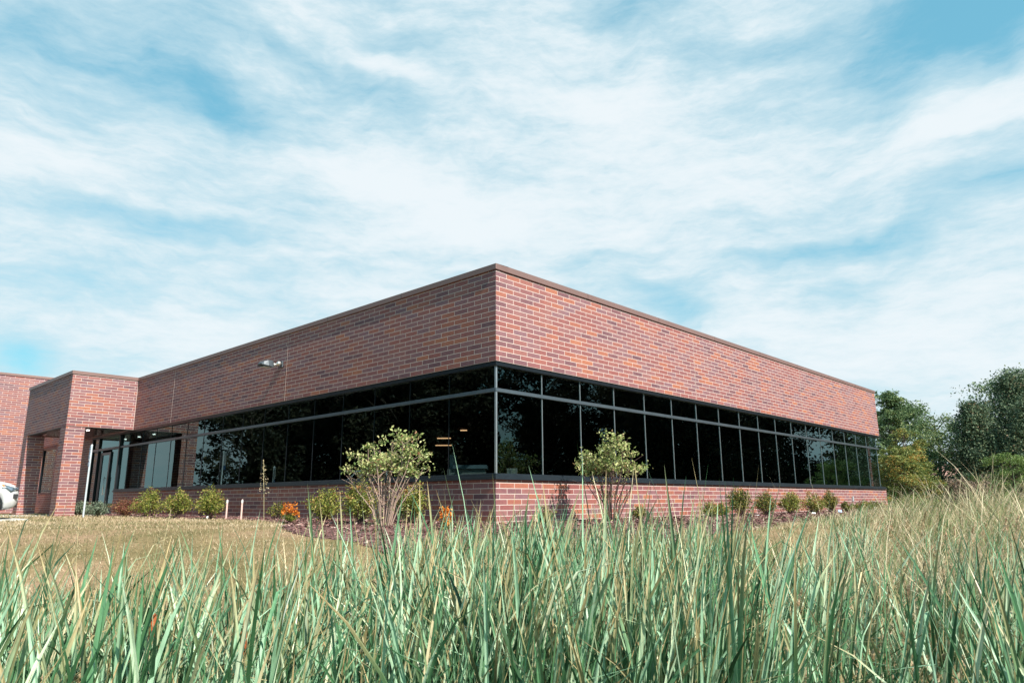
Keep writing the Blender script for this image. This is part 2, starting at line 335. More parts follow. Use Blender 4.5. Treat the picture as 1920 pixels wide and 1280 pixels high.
class MB:
    """collects boxes, tubes and prisms; build() links them as ONE mesh object"""
    def __init__(s): s.v = []; s.f = []; s.uv = []; s.sm = []
    def quad(s, pts, uvs=None, smooth=False):
        i = len(s.v); s.v += [tuple(p) for p in pts]; s.f.append(tuple(range(i, i + len(pts)))); s.uv.append(uvs or [(0, 0)] * len(pts)); s.sm.append(smooth)
    def box(s, l0, l1, r0, r1, z0, z1, skip=''):
        """box in the building's own axes, brick UVs in metres"""
        zz = [(z - 2.67) for z in (z0, z1)]
        P = lambda l, r, z: W(l, r, z)
        def f(a, b, c, d, ua, ub, va, vb): s.quad([a, b, c, d], [(ua, va), (ub, va), (ub, vb), (ua, vb)])
        f(P(l1, r0, z0), P(l0, r0, z0), P(l0, r0, z1), P(l1, r0, z1), -l1, -l0, zz[0], zz[1])        # faces -r (left facade)
        f(P(l0, r0, z0), P(l0, r1, z0), P(l0, r1, z1), P(l0, r0, z1), r0 + BW * .25, r1 + BW * .25, zz[0], zz[1])   # faces -l (right facade)
        f(P(l0, r1, z0), P(l1, r1, z0), P(l1, r1, z1), P(l0, r1, z1), l0, l1, zz[0], zz[1])
        f(P(l1, r1, z0), P(l1, r0, z0), P(l1, r0, z1), P(l1, r1, z1), -r1, -r0, zz[0], zz[1])
        f(P(l0, r0, z1), P(l0, r1, z1), P(l1, r1, z1), P(l1, r0, z1), r0, r1, l0, l1)
        f(P(l0, r0, z0), P(l1, r0, z0), P(l1, r1, z0), P(l0, r1, z0), l0, l1, r0, r1)
        return s
    def xbox(s, x0, x1, y0, y1, z0, z1, mat=None):
        c = [(x, y, z) for z in (z0, z1) for (x, y) in ((x0, y0), (x1, y0), (x1, y1), (x0, y1))]
        if mat is not None: c = [tuple(mat @ Vector(p)) for p in c]
        for q in ((0, 3, 2, 1), (4, 5, 6, 7), (0, 1, 5, 4), (1, 2, 6, 5), (2, 3, 7, 6), (3, 0, 4, 7)): s.quad([c[k] for k in q])
        return s
    def tube(s, pts, rads, n=8, cap=True):
        pts = [Vector(p) for p in pts]; rings = []
        prev = None
        for i, p in enumerate(pts):
            d = (pts[min(i + 1, len(pts) - 1)] - pts[max(i - 1, 0)]).normalized()
            a = prev if prev is not None else (Vector((1, 0, 0)) if abs(d.x) < .9 else Vector((0, 1, 0)))
            a = (a - d * a.dot(d)).normalized(); b = d.cross(a); prev = a
            base = len(s.v)
            for k in range(n):
                t = 2 * math.pi * k / n; s.v.append(tuple(p + (a * math.cos(t) + b * math.sin(t)) * rads[i]))
            rings.append(base)
        for i in range(len(rings) - 1):
            for k in range(n):
                s.f.append((rings[i] + k, rings[i] + (k + 1) % n, rings[i + 1] + (k + 1) % n, rings[i + 1] + k)); s.uv.append([(0, 0)] * 4); s.sm.append(True)
        if cap:
            s.f.append(tuple(rings[0] + k for k in reversed(range(n)))); s.uv.append([(0, 0)] * n); s.sm.append(False)
            s.f.append(tuple(rings[-1] + k for k in range(n))); s.uv.append([(0, 0)] * n); s.sm.append(False)
        return s
    def build(s, name, mat, parent=None, local=False, bevel=0):
        off = Vector((0, 0, 0)) if local else rootloc(parent)
        me = bpy.data.meshes.new(name)
        me.from_pydata([(v[0] - off.x, v[1] - off.y, v[2] - off.z) for v in s.v], [], s.f)
        ul = me.uv_layers.new(name='wall'); k = 0
        flat = [c for f in s.uv for uv in f for c in uv]
        ul.data.foreach_set('uv', flat)
        me.polygons.foreach_set('use_smooth', s.sm)
        me.materials.append(mat)
        bm = bmesh.new(); bm.from_mesh(me); bmesh.ops.remove_doubles(bm, verts=bm.verts, dist=1e-5)
        if not any(s.sm): bmesh.ops.recalc_face_normals(bm, faces=bm.faces)
        bm.to_mesh(me); bm.free()
        o = link(name, me, parent)
        if bevel:
            b = o.modifiers.new('bevel', 'BEVEL'); b.width = bevel; b.segments = 2; b.limit_method = 'ANGLE'; b.harden_normals = False
        return o

def fast_mesh(name, V, Fc, mat, parent=None, rnd=None, tip=None, smooth=True):
    """numpy mesh of equal-sided faces with per-vertex attributes"""
    V = np.asarray(V, np.float32).reshape(-1, 3); Fc = np.asarray(Fc, np.int32); k = Fc.shape[1]
    me = bpy.data.meshes.new(name); me.vertices.add(len(V)); me.vertices.foreach_set('co', V.ravel())
    me.loops.add(Fc.size); me.loops.foreach_set('vertex_index', Fc.ravel())
    me.polygons.add(len(Fc)); me.polygons.foreach_set('loop_start', np.arange(0, Fc.size, k, dtype=np.int32))
    me.polygons.foreach_set('loop_total', np.full(len(Fc), k, np.int32))
    me.polygons.foreach_set('use_smooth', np.full(len(Fc), smooth, bool))
    for nm, arr in (('rnd', rnd), ('tip', tip)):
        if arr is not None:
            at = me.attributes.new(nm, 'FLOAT', 'POINT'); at.data.foreach_set('value', np.asarray(arr, np.float32))
    me.update(calc_edges=True); me.materials.append(mat)
    return link(name, me, parent)

def blades(x, y, z, L, wd, lean_az, t0, t1, pw, face, S=7, rnd=None, fold=0):
    """strip leaves: tilt from vertical goes t0 -> t0+t1 along the leaf"""
    N = len(x); s = np.linspace(0, 1, S + 1); 
    sm = (s[1:] + s[:-1]) / 2
    th = t0[:, None] + t1[:, None] * sm[None, :] ** pw[:, None]
    dh = np.sin(th) * (L / S)[:, None]; dz = np.cos(th) * (L / S)[:, None]
    h = np.concatenate([np.zeros((N, 1)), np.cumsum(dh, 1)], 1); zz = np.concatenate([np.zeros((N, 1)), np.cumsum(dz, 1)], 1)
    px = x[:, None] + h * np.sin(lean_az)[:, None]; py = y[:, None] + h * np.cos(lean_az)[:, None]; pz = z[:, None] + zz
    prof = np.clip(.55 + 1.2 * s, 0, 1) * np.sqrt(np.clip(1 - s ** 3.2, 0, 1)); prof[-1] = .03
    fa = face[:, None] + (s[None, :] * (rng.random((N, 1)) - .5) * 1.6)
    hw = (wd[:, None] * prof[None, :]) / 2
    ox = np.cos(fa) * hw; oy = np.sin(fa) * hw
    if fold:      # leaf folded along its midrib: two half strips
        fx = -np.sin(fa) * hw * fold; fy = np.cos(fa) * hw * fold
        cxp, cyp = px + fx, py + fy
        a = np.stack([np.stack([px - ox, py - oy, pz], -1), np.stack([cxp, cyp, pz], -1)], 2)
        b = np.stack([np.stack([cxp, cyp, pz], -1), np.stack([px + ox, py + oy, pz], -1)], 2)
        V = np.concatenate([a, b], 0).reshape(-1, 3); rnd = np.tile(rng.random(N) if rnd is None else rnd, 2); N2 = 2 * N
        base = np.arange(N2)[:, None] * (2 * (S + 1)) + np.arange(S)[None, :] * 2
        Fc = np.stack([base, base + 1, base + 3, base + 2], -1).reshape(-1, 4)
        return V, Fc, np.repeat(rnd, 2 * (S + 1)), np.tile(np.repeat(s, 2), N2)
    V = np.stack([np.stack([px - ox, py - oy, pz], -1), np.stack([px + ox, py + oy, pz], -1)], 2).reshape(-1, 3)
    base = np.arange(N)[:, None] * (2 * (S + 1)) + np.arange(S)[None, :] * 2
    Fc = np.stack([base, base + 1, base + 3, base + 2], -1).reshape(-1, 4)
    if rnd is None: rnd = rng.random(N)
    rn = np.repeat(rnd, 2 * (S + 1)); tp = np.tile(np.repeat(s, 2), N)
    return V, Fc, rn, tp
def join(parts):
    Vs, Fs, Rs, Ts = [], [], [], []; o = 0
    for V, Fc, r, t in parts:
        Vs.append(V); Fs.append(Fc + o); Rs.append(r); Ts.append(t); o += len(V)
    return np.concatenate(Vs), np.concatenate(Fs), np.concatenate(Rs), np.concatenate(Ts)
def leaves(C, size, g=None, flat=.0, asp=.55, rnd=None):
    """rhombic leaves at points C with random directions"""
    g = g or rng; N = len(C)
    d = g.normal(size=(N, 3)); d[:, 2] *= (1 - flat); d /= np.linalg.norm(d, axis=1)[:, None]
    e = g.normal(size=(N, 3)); e[:, 2] *= (1 - flat); e -= d * (d * e).sum(1)[:, None]; e /= np.linalg.norm(e, axis=1)[:, None] + 1e-9
    s = (size * (.6 + .8 * g.random(N)))[:, None]
    a = C - d * s * .5; b = C + e * s * asp * .5 ; c = C + d * s * .5; f = C - e * s * asp * .5
    nrm = np.cross(d, e); c = c + nrm * s * .12; a = a + nrm * s * .1
    V = np.stack([a, b, c, f], 1).reshape(-1, 3); Fc = np.arange(4 * N).reshape(N, 4)
    r = g.random(N) if rnd is None else rnd
    return V, Fc, np.repeat(r, 4), np.zeros(4 * N)

# ------------------------------------------------------------------ terrain
def ticks(near0, near1, step, far):
    a = list(np.arange(near0, near1 + 1e-6, step)); s = step * 1.5; v = near1
    while v < far: v += s; s *= 1.35; a.append(v)
    s = step * 1.5; v = near0
    while v > -far: v -= s; s *= 1.35; a.insert(0, v)
    return np.array(a)
gx = ticks(-24, 30, .3, 900); gy = ticks(-4, 30, .3, 900)
X, Y = np.meshgrid(gx, gy); Z = ground_z(X, Y)
V = np.stack([X, Y, Z], -1).reshape(-1, 3); nx, ny = len(gx), len(gy)
ii = (np.arange(ny - 1)[:, None] * nx + np.arange(nx - 1)[None, :]).ravel()
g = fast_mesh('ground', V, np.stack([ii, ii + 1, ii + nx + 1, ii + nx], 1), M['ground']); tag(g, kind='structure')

# mulch bed round the building's foot
def wall_dist(l, r):
    return np.where((l < 0) & (r < 0), np.hypot(l, r), np.where(r < 0, -r, -l))
def bed_width(l, r):
    wl = 3.3 - 2.3 * sstep((l - 1.0) / 6.0)
    wr = 3.9 - 1.2 * sstep((r - 14) / 9.0)
    a = sstep((r - l + 3) / 6.0)
    return wl * (1 - a) + wr * a
st = .1
bx, by = np.meshgrid(np.arange(-16, 24, st), np.arange(8.4, 36, st))
bl, brr = LR(bx, by); D = wall_dist(bl, brr)
edge = bed_width(bl, brr) + .12 * np.sin(bx * 3.1) + .1 * np.sin(by * 2.3 + bx)
keep = (D < edge) & (D > -0.12) & (bl < 19.0) & (brr < 25.6) & ~((bl > .1) & (brr > .1))
hz = ground_z(bx, by) + .035 * np.clip((edge - D) / .25, 0, 1) + .02 * np.sin(bx * 7) * np.sin(by * 8) * np.clip((edge - D) / .5, 0, 1)
nyb, nxb = bx.shape; idx = (np.arange(nyb - 1)[:, None] * nxb + np.arange(nxb - 1)[None, :])
kk = keep[:-1, :-1] & keep[1:, :-1] & keep[:-1, 1:] & keep[1:, 1:]
ii = idx[kk]
used, inv = np.unique(np.stack([ii, ii + 1, ii + nxb + 1, ii + nxb], 1), return_inverse=True)
Vb = np.stack([bx, by, hz], -1).reshape(-1, 3)[used]
o = fast_mesh('mulch_bed', Vb, inv.reshape(-1, 4), M['mulch']); tag(o, kind='structure')
# loose wood chips
N = 26000
sel = rng.integers(0, len(Vb), N); Cp = Vb[sel] + np.stack([rng.random(N) * .1, rng.random(N) * .1, .006 + .014 * rng.random(N)], 1)
p = leaves(Cp, np.full(N, .085), flat=.72, asp=.38)
o = fast_mesh('mulch_chips', p[0], p[1], M['chips'], rnd=p[2], smooth=False); tag(o, 'dark red bark chips covering the planting bed at the foot of the brick walls', 'mulch', kind='stuff')

# lawn blades
def scatter(n, fx):
    xs, ys = [], []
    tot = 0
    while tot < n:
        x, y, k = fx(n * 2); xs.append(x[k]); ys.append(y[k]); tot += k.sum()
    return np.concatenate(xs)[:n], np.concatenate(ys)[:n]
def lawn_region(n):
    y = 5 + 24 * rng.random(n) ** 1.5; x = y * (-.80 + 1.75 * rng.random(n))
    l, r = LR(x, y); d = wall_dist(l, r); k = (d > bed_width(l, r) - .05) & ~((l > 12.9) & (r < -4.3)) & ~((l > 0) & (r > 0)) & ~(l > 26)
    return x, y, k
N = 90000
x, y = scatter(N, lawn_region); z = ground_z(x, y)
sc = np.clip(y / 10, .8, 2.0)
p = blades(x, y, z - .01, (.03 + .05 * rng.random(N)) * (.7 + .3 * sc), (.005 + .005 * rng.random(N)) * sc, rng.random(N) * 6.28, rng.random(N) * .8, rng.random(N) * .9, np.full(N, 1.2), rng.random(N) * 6.28, S=2,
           rnd=np.clip(.5 + .32 * np.sin(x * .9 + 1.5 * np.sin(y * .7)) * np.sin(y * 1.1 + x * .3) + .28 * rng.normal(size=N), 0, 1))
o = fast_mesh('lawn_grass', p[0], p[1], M['lawn'], rnd=p[2], tip=p[3]); tag(o, 'short dry yellow and green lawn grass between reeds and building', 'grass', kind='stuff')

# parking lot, walk and kerb at the entrance (building axes)
def sheet(name, l0, l1, r0, r1, dz, mat):
    z = -0.45 + dz; mb = MB(); mb.quad([W(l0, r0, z), W(l0, r1, z), W(l1, r1, z), W(l1, r0, z)]); o = mb.build(name, mat); tag(o, kind='structure'); return o
sheet('parking_lot', 13.2, 60, -60, -4.6, .02, M['asphalt'])
mb = MB(); mb.box(20.3, 24.2, -4.4, -.02, -.6, -.435); tag(mb.build('walkway', M['concrete']), kind='structure')
mb = MB(); mb.box(12.95, 13.2, -60, -4.4, -.6, -.40); mb.box(13.2, 31, -4.6, -4.4, -.6, -.40); tag(mb.build('kerb', M['concrete'], bevel=.02), kind='structure')
for k in range(5):
    sheet('parking_line', 13.3 + 2.7 * k, 13.4 + 2.7 * k, -10, -4.7, .024, M['paint_white'])

# ------------------------------------------------------------------ the building
ZB, ZC, ZT = 2.67, 4.53, 4.65      # underside of brick band, coping bottom, coping top
SB, ST_ = .395, .51                # sill
B = root('office_building', W(0, 0, -.45), 'low red brick office building with a dark ribbon window and flat roof', 'building')
def part(name, mat, boxes, parent=None, bevel=0):
    mb = MB()
    for b in boxes: mb.box(*b)
    return mb.build(name, mat, parent or B, bevel=bevel)
RE = 23.8
up_wall = part('upper_wall', M['brick'], [(0, 31.2, 0, .3, ZB, ZC), (0, .3, .3, RE, ZB, ZC), (.3, 20, RE - .3, RE, ZB, ZC)])
lo_wall = part('lower_wall', M['brick'], [(0, 20.46, 0, .3, -1.3, SB), (0, .3, .3, RE + .06, -1.3, SB), (.3, 20, RE - .24, RE + .06, -1.3, SB + .001)])
part('end_wall', M['brick'], [(.45, 20, RE - .3, RE - .02, SB + .002, ZB - .002)])
part('control_joint', M['joint'], [(8.03, 8.045, -.004, .004, ZB + .002, ZC - .002)])
part('control_joint', M['joint'], [(8.03, 8.045, -.004, .004, -.6, SB - .002)])
part('control_joint', M['joint'], [(15.66, 15.675, -.004, .004, ZB + .002, ZC - .002)])
part('control_joint', M['joint'], [(-.004, .004, 7.85, 7.865, ZB + .002, ZC - .002)])
part('control_joint', M['joint'], [(-.004, .004, 7.85, 7.865, -.6, SB - .002)])
part('control_joint', M['joint'], [(-.004, .004, 15.37, 15.385, ZB + .002, ZC - .002)])
cop = part('coping', M['coping'], [(-.03, 31.2, -.03, .33, ZC, ZT), (-.03, .33, .33, RE + .03, ZC, ZT), (.33, 20, RE - .33, RE + .03, ZC, ZT)], bevel=.006)
for q in np.arange(3.0, RE, 3.05): part('coping_seam', M['coping_seam'], [(-.032, .332, q, q + .008, ZC - .002, ZT + .002)])
for q in np.arange(3.0, 19, 3.05): part('coping_seam', M['coping_seam'], [(q, q + .008, -.032, .332, ZC - .002, ZT + .002)])
part('roof', M['roof'], [(.31, 31.1, .31, RE - .31, 4.3, 4.4)])
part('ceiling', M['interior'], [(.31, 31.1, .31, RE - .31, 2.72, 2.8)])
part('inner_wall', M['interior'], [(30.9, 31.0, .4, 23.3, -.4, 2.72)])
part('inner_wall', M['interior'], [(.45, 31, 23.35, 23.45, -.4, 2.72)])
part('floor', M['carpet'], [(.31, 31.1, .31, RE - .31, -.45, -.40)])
# sill, head and rail run round the corner
part('window_sill', M['sill'], [(-.055, 20.46, -.055, .30, SB + .001, .455), (-.055, .30, .30, RE + .02, SB + .001, .455),
                                (-.012, 20.46, -.012, .098, .457, ST_), (-.012, .098, .098, RE, .457, ST_)], bevel=.004)
part('window_head', M['dark'], [(.02, 20.46, .02, .098, 2.585, ZB - .002), (.02, .098, .098, RE - .05, 2.585, ZB - .002)])
part('rail', M['rail'], [(.052, 20.46, .052, .098, 2.075, 2.145), (.052, .098, .098, RE - .12, 2.075, 2.145)], bevel=.003)
part('corner_post', M['mull'], [(.060, .098, .060, .098, ST_, 2.073), (.060, .098, .060, .098, 2.147, 2.583)])
GO = .10
edgesR = [.115] + [1.4628 + 1.296 * i for i in range(18)]
edgesL = [.115] + [1.4518 + 1.296 * i for i in range(15)] + [20.46]
def window_bay(a, b, side, lab=None):
    zs = [(ST_, 2.11), (2.11, 2.64)]
    mb = MB(); w_ = .0085 if side == 'R' else .005; pr = .014 if side == 'R' else .012
    for (z0, z1) in ((ST_ + .001, 2.074), (2.146, 2.584)):
        if side == 'R': mb.box(GO - pr, GO - .001, b - w_, b + w_, z0, z1)
        else: mb.box(b - w_, b + w_, GO - pr, GO - .001, z0, z1)
    fr = mb.build('window', M['mull'] if side == 'R' else M['dark'], B)
    for (z0, z1) in zs:
        g_ = MB()
        if side == 'R': g_.box(GO, GO + .012, a + .001, b - .001, z0, z1)
        else: g_.box(a + .001, b - .001, GO, GO + .012, z0, z1)
        g_.build('pane', M['glass'], fr)
    return fr
for i in range(len(edgesR) - 1): window_bay(edgesR[i], edgesR[i + 1], 'R')
for i in range(len(edgesL) - 1): window_bay(edgesL[i], edgesL[i + 1], 'L')

# entrance: storefront, wall behind, canopy block on two brick piers
part('back_wall', M['brick'], [(23.8, 28.8, .02, .3, -1.3, ZB - .003), (28.8, 31.19, .02, .3, -1.3, .40), (31.1, 31.19, .02, .3, .40, ZB - .003), (28.8, 31.1, .02, .3, 2.6, ZB - .003)])
wn = part('window', M['dark'], [(28.8, 28.9, .05, .12, .401, 2.599), (31.0, 31.1, .05, .12, .401, 2.599), (28.9, 31.0, .05, .12, 2.5, 2.599), (28.9, 31.0, .03, .12, .401, .47)])
part('pane', M['glass'], [(28.9, 31.0, .10, .112, .47, 2.5)], wn)
sf = part('storefront', M['dark'], [(20.462, 20.56, .03, .12, -.4, 2.66), (22.90, 22.98, .03, .12, -.4, 2.66), (23.70, 23.798, .03, .12, -.4, 2.66), (21.40, 21.46, .04, .12, -.4, 1.98), (22.48, 22.54, .04, .12, -.4, 1.98),
      (20.562, 22.898, .035, .12, 2.06, 2.15), (22.982, 23.698, .035, .12, 2.06, 2.15), (20.562, 22.898, .03, .12, 2.58, 2.66), (22.982, 23.698, .03, .12, 2.58, 2.66), (20.562, 21.398, .04, .12, -.4, -.28), (22.542, 22.898, .04, .12, -.4, -.28), (22.982, 23.698, .04, .12, -.4, -.28)])
part('pane', M['glass'], [(20.56, 22.9, .09, .10, 2.15, 2.58)], sf); part('pane', M['glass'], [(22.98, 23.7, .09, .10, 2.15, 2.58)], sf)
part('pane', M['glass'], [(20.56, 21.4, .09, .10, -.28, 2.06)], sf); part('pane', M['glass'], [(22.54, 22.9, .09, .10, -.28, 2.06)], sf); part('pane', M['glass'], [(22.98, 23.7, .09, .10, -.28, 2.06)], sf)
dr = part('door', M['dark'], [(21.462, 21.56, .05, .10, -.38, 1.97), (22.38, 22.478, .05, .10, -.38, 1.97), (21.56, 22.38, .05, .10, 1.87, 1.97), (21.56, 22.38, .05, .10, -.38, -.16)])
part('pane', M['glass'], [(21.56, 22.38, .075, .085, -.16, 1.87)], dr)
mb = MB(); mb.tube([W(21.6, -.03, .3), W(21.6, -.03, 1.0)], [.015, .015]); mb.tube([W(21.6, -.03, .35), W(21.6, .05, .35)], [.01, .01]); mb.tube([W(21.6, -.03, .95), W(21.6, .05, .95)], [.01, .01]); mb.build('handle', M['chrome'], dr)
BL0, BL1, BP = 19.115, 24.8, -2.2214
can = part('canopy_wall', M['brick'], [(BL0, BL1, BP, BP + .3, ZB, ZC), (BL0, BL0 + .3, BP + .3, -.02, ZB, ZC), (BL1 - .3, BL1, BP + .3, -.02, ZB, ZC)])
part('control_joint', M['joint'], [(BL0 - .002, BL0 + .01, -.021, -.001, ZB, ZC)])
part('canopy_coping', M['coping'], [(BL0 - .03, BL1 + .03, BP - .03, BP + .33, ZC + .001, ZT), (BL0 - .03, BL0 + .33, BP + .33, -.031, ZC + .001, ZT), (BL1 - .33, BL1 + .03, BP + .33, -.031, ZC + .001, ZT)], bevel=.006)
part('canopy_roof', M['roof'], [(BL0 + .31, BL1 - .31, BP + .31, -.01, 4.3, 4.4)])
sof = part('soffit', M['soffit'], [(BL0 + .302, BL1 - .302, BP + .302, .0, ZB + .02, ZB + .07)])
part('soffit_edge', M['dark'], [(BL0 + .02, BL1 - .02, BP + .02, BP + .3, ZB - .02, ZB - .001), (BL0 + .02, BL0 + .3, BP + .301, .0, ZB - .02, ZB - .001)])
for (ll, rr) in ((22.2, -1.1), (20.6, -1.1), (23.8, -1.1)):
    mb = MB(); c = W(ll, rr, 0)
    mb.tube([(c[0], c[1], ZB + .0), (c[0], c[1], ZB + .018)], [.055, .055], 16); mb.build('downlight', M['white_lamp'], B)
part('pillar', M['brick'], [(BL0 + .001, BL0 + .61, BP + .001, BP + .61, -1.0, ZB - .021)])
part('pillar', M['brick'], [(BL1 - .61, BL1 - .001, BP + .001, BP + .61, -1.0, ZB - .021)])
# taller wing
part('wing_wall', M['brick'], [(31.2, 46, -2.42, 8, -1.0, 6.02)])
part('wing_coping', M['coping'], [(31.17, 46.1, -2.45, 8.1, 6.021, 6.14)], bevel=.006)
part('wing_roof', M['roof'], [(31.5, 45.8, -2.2, 7.8, 6.145, 6.15)])
# exterior outlet on the lower wall
part('outlet_cover', M['galv'], [(-.05, -.001, 19.42, 19.54, -.08, .10)], bevel=.006)
# interior ceiling strip lights and blinds rail
for (x, y, L_) in ((-1.9, 27.5, .26), (-3.0, 31.0, .60), (-3.4, 35.0, .80)):
    mb = MB(); mb.xbox(x - L_ / 2, x + L_ / 2, y, y + .05, 2.665, 2.70); mb.build('ceiling_light', M['warm'], B)

# floodlight on the left facade
fl = root('floodlight', W(8.3, 0, 3.70), 'grey floodlight on a short arm fixed high on the brick band', 'wall light')
mb = MB(); mb.box(8.22, 8.38, -.04, -.001, 3.62, 3.80); mb.build('mounting_plate', M['lampbody'], fl, bevel=.01)
mb = MB(); mb.tube([W(8.3, -.04, 3.71), W(8.3, -.10, 3.72), W(8.3, -.17, 3.70)], [.045, .085, .03], 12); mb.tube([W(8.3, -.16, 3.69), W(8.3, -.22, 3.665), W(8.3, -.28, 3.67)], [.03, .055, .04], 12); mb.build('knuckle', M['chrome'], fl)
mb = MB()
prof = [(-.28, 3.60, 3.73, .10), (-.36, 3.57, 3.76, .17), (-.48, 3.585, 3.75, .19), (-.60, 3.60, 3.71, .17), (-.66, 3.615, 3.66, .13)]
for i in range(len(prof) - 1):
    a, b = prof[i], prof[i + 1]
    A_ = [W(8.3 - a[3], a[0], a[1]), W(8.3 + a[3], a[0], a[1]), W(8.3 + a[3] * .75, a[0], a[2]), W(8.3 - a[3] * .75, a[0], a[2])]
    B_ = [W(8.3 - b[3], b[0], b[1]), W(8.3 + b[3], b[0], b[1]), W(8.3 + b[3] * .75, b[0], b[2]), W(8.3 - b[3] * .75, b[0], b[2])]
    for k in range(4): mb.quad([A_[k], A_[(k + 1) % 4], B_[(k + 1) % 4], B_[k]])
    if i == 0: mb.quad(A_)
    if i == len(prof) - 2: mb.quad(B_)
mb.build('lamp_head', M['lampbody'], fl, bevel=.012)
mb = MB(); mb.box(8.19, 8.41, -.58, -.40, 3.568, 3.576); mb.build('lens', M['sign_white'], fl)

# things seen through the glass
dk = root('reception_desk', (-1.0, 15.4, -.4), 'pale counter standing inside behind the glass left of the building corner', 'desk')
mb = MB(); mb.xbox(-.38, .42, -.3, .3, 0, 1.06); mb.build('panel', M['desk'], dk, local=True); mb = MB(); mb.xbox(-.26, .46, -.36, .36, 1.065, 1.14); mb.build('desktop', M['desktop'], dk, local=True)
mb = MB(); mb.xbox(-.42, -.28, -.1, .1, 1.07, 1.38); mb.tube([(-.35, 0, 1.38), (-.35, 0, 1.44)], [.03, .03]); mo = mb.build('monitor', M['desktop'], None, local=True); mo.location = (-.95, 15.6, -.4); tag(mo, 'pale blue machine standing on the counter behind the glass', 'machine')
cb = root('filing_cabinet', (-.12, 15.6, -.4), 'small cream cabinet inside, right of the corner post', 'cabinet')
mb = MB(); mb.xbox(-.01, .22, -.25, .25, 0, 1.08); mb.build('carcass', M['desk'], cb, local=True, bevel=.005)
for k in range(3):
    mb = MB(); mb.xbox(.0, .21, -.262, -.251, .06 + .34 * k, .37 + .34 * k); mb.build('drawer', M['desk'], cb, local=True)

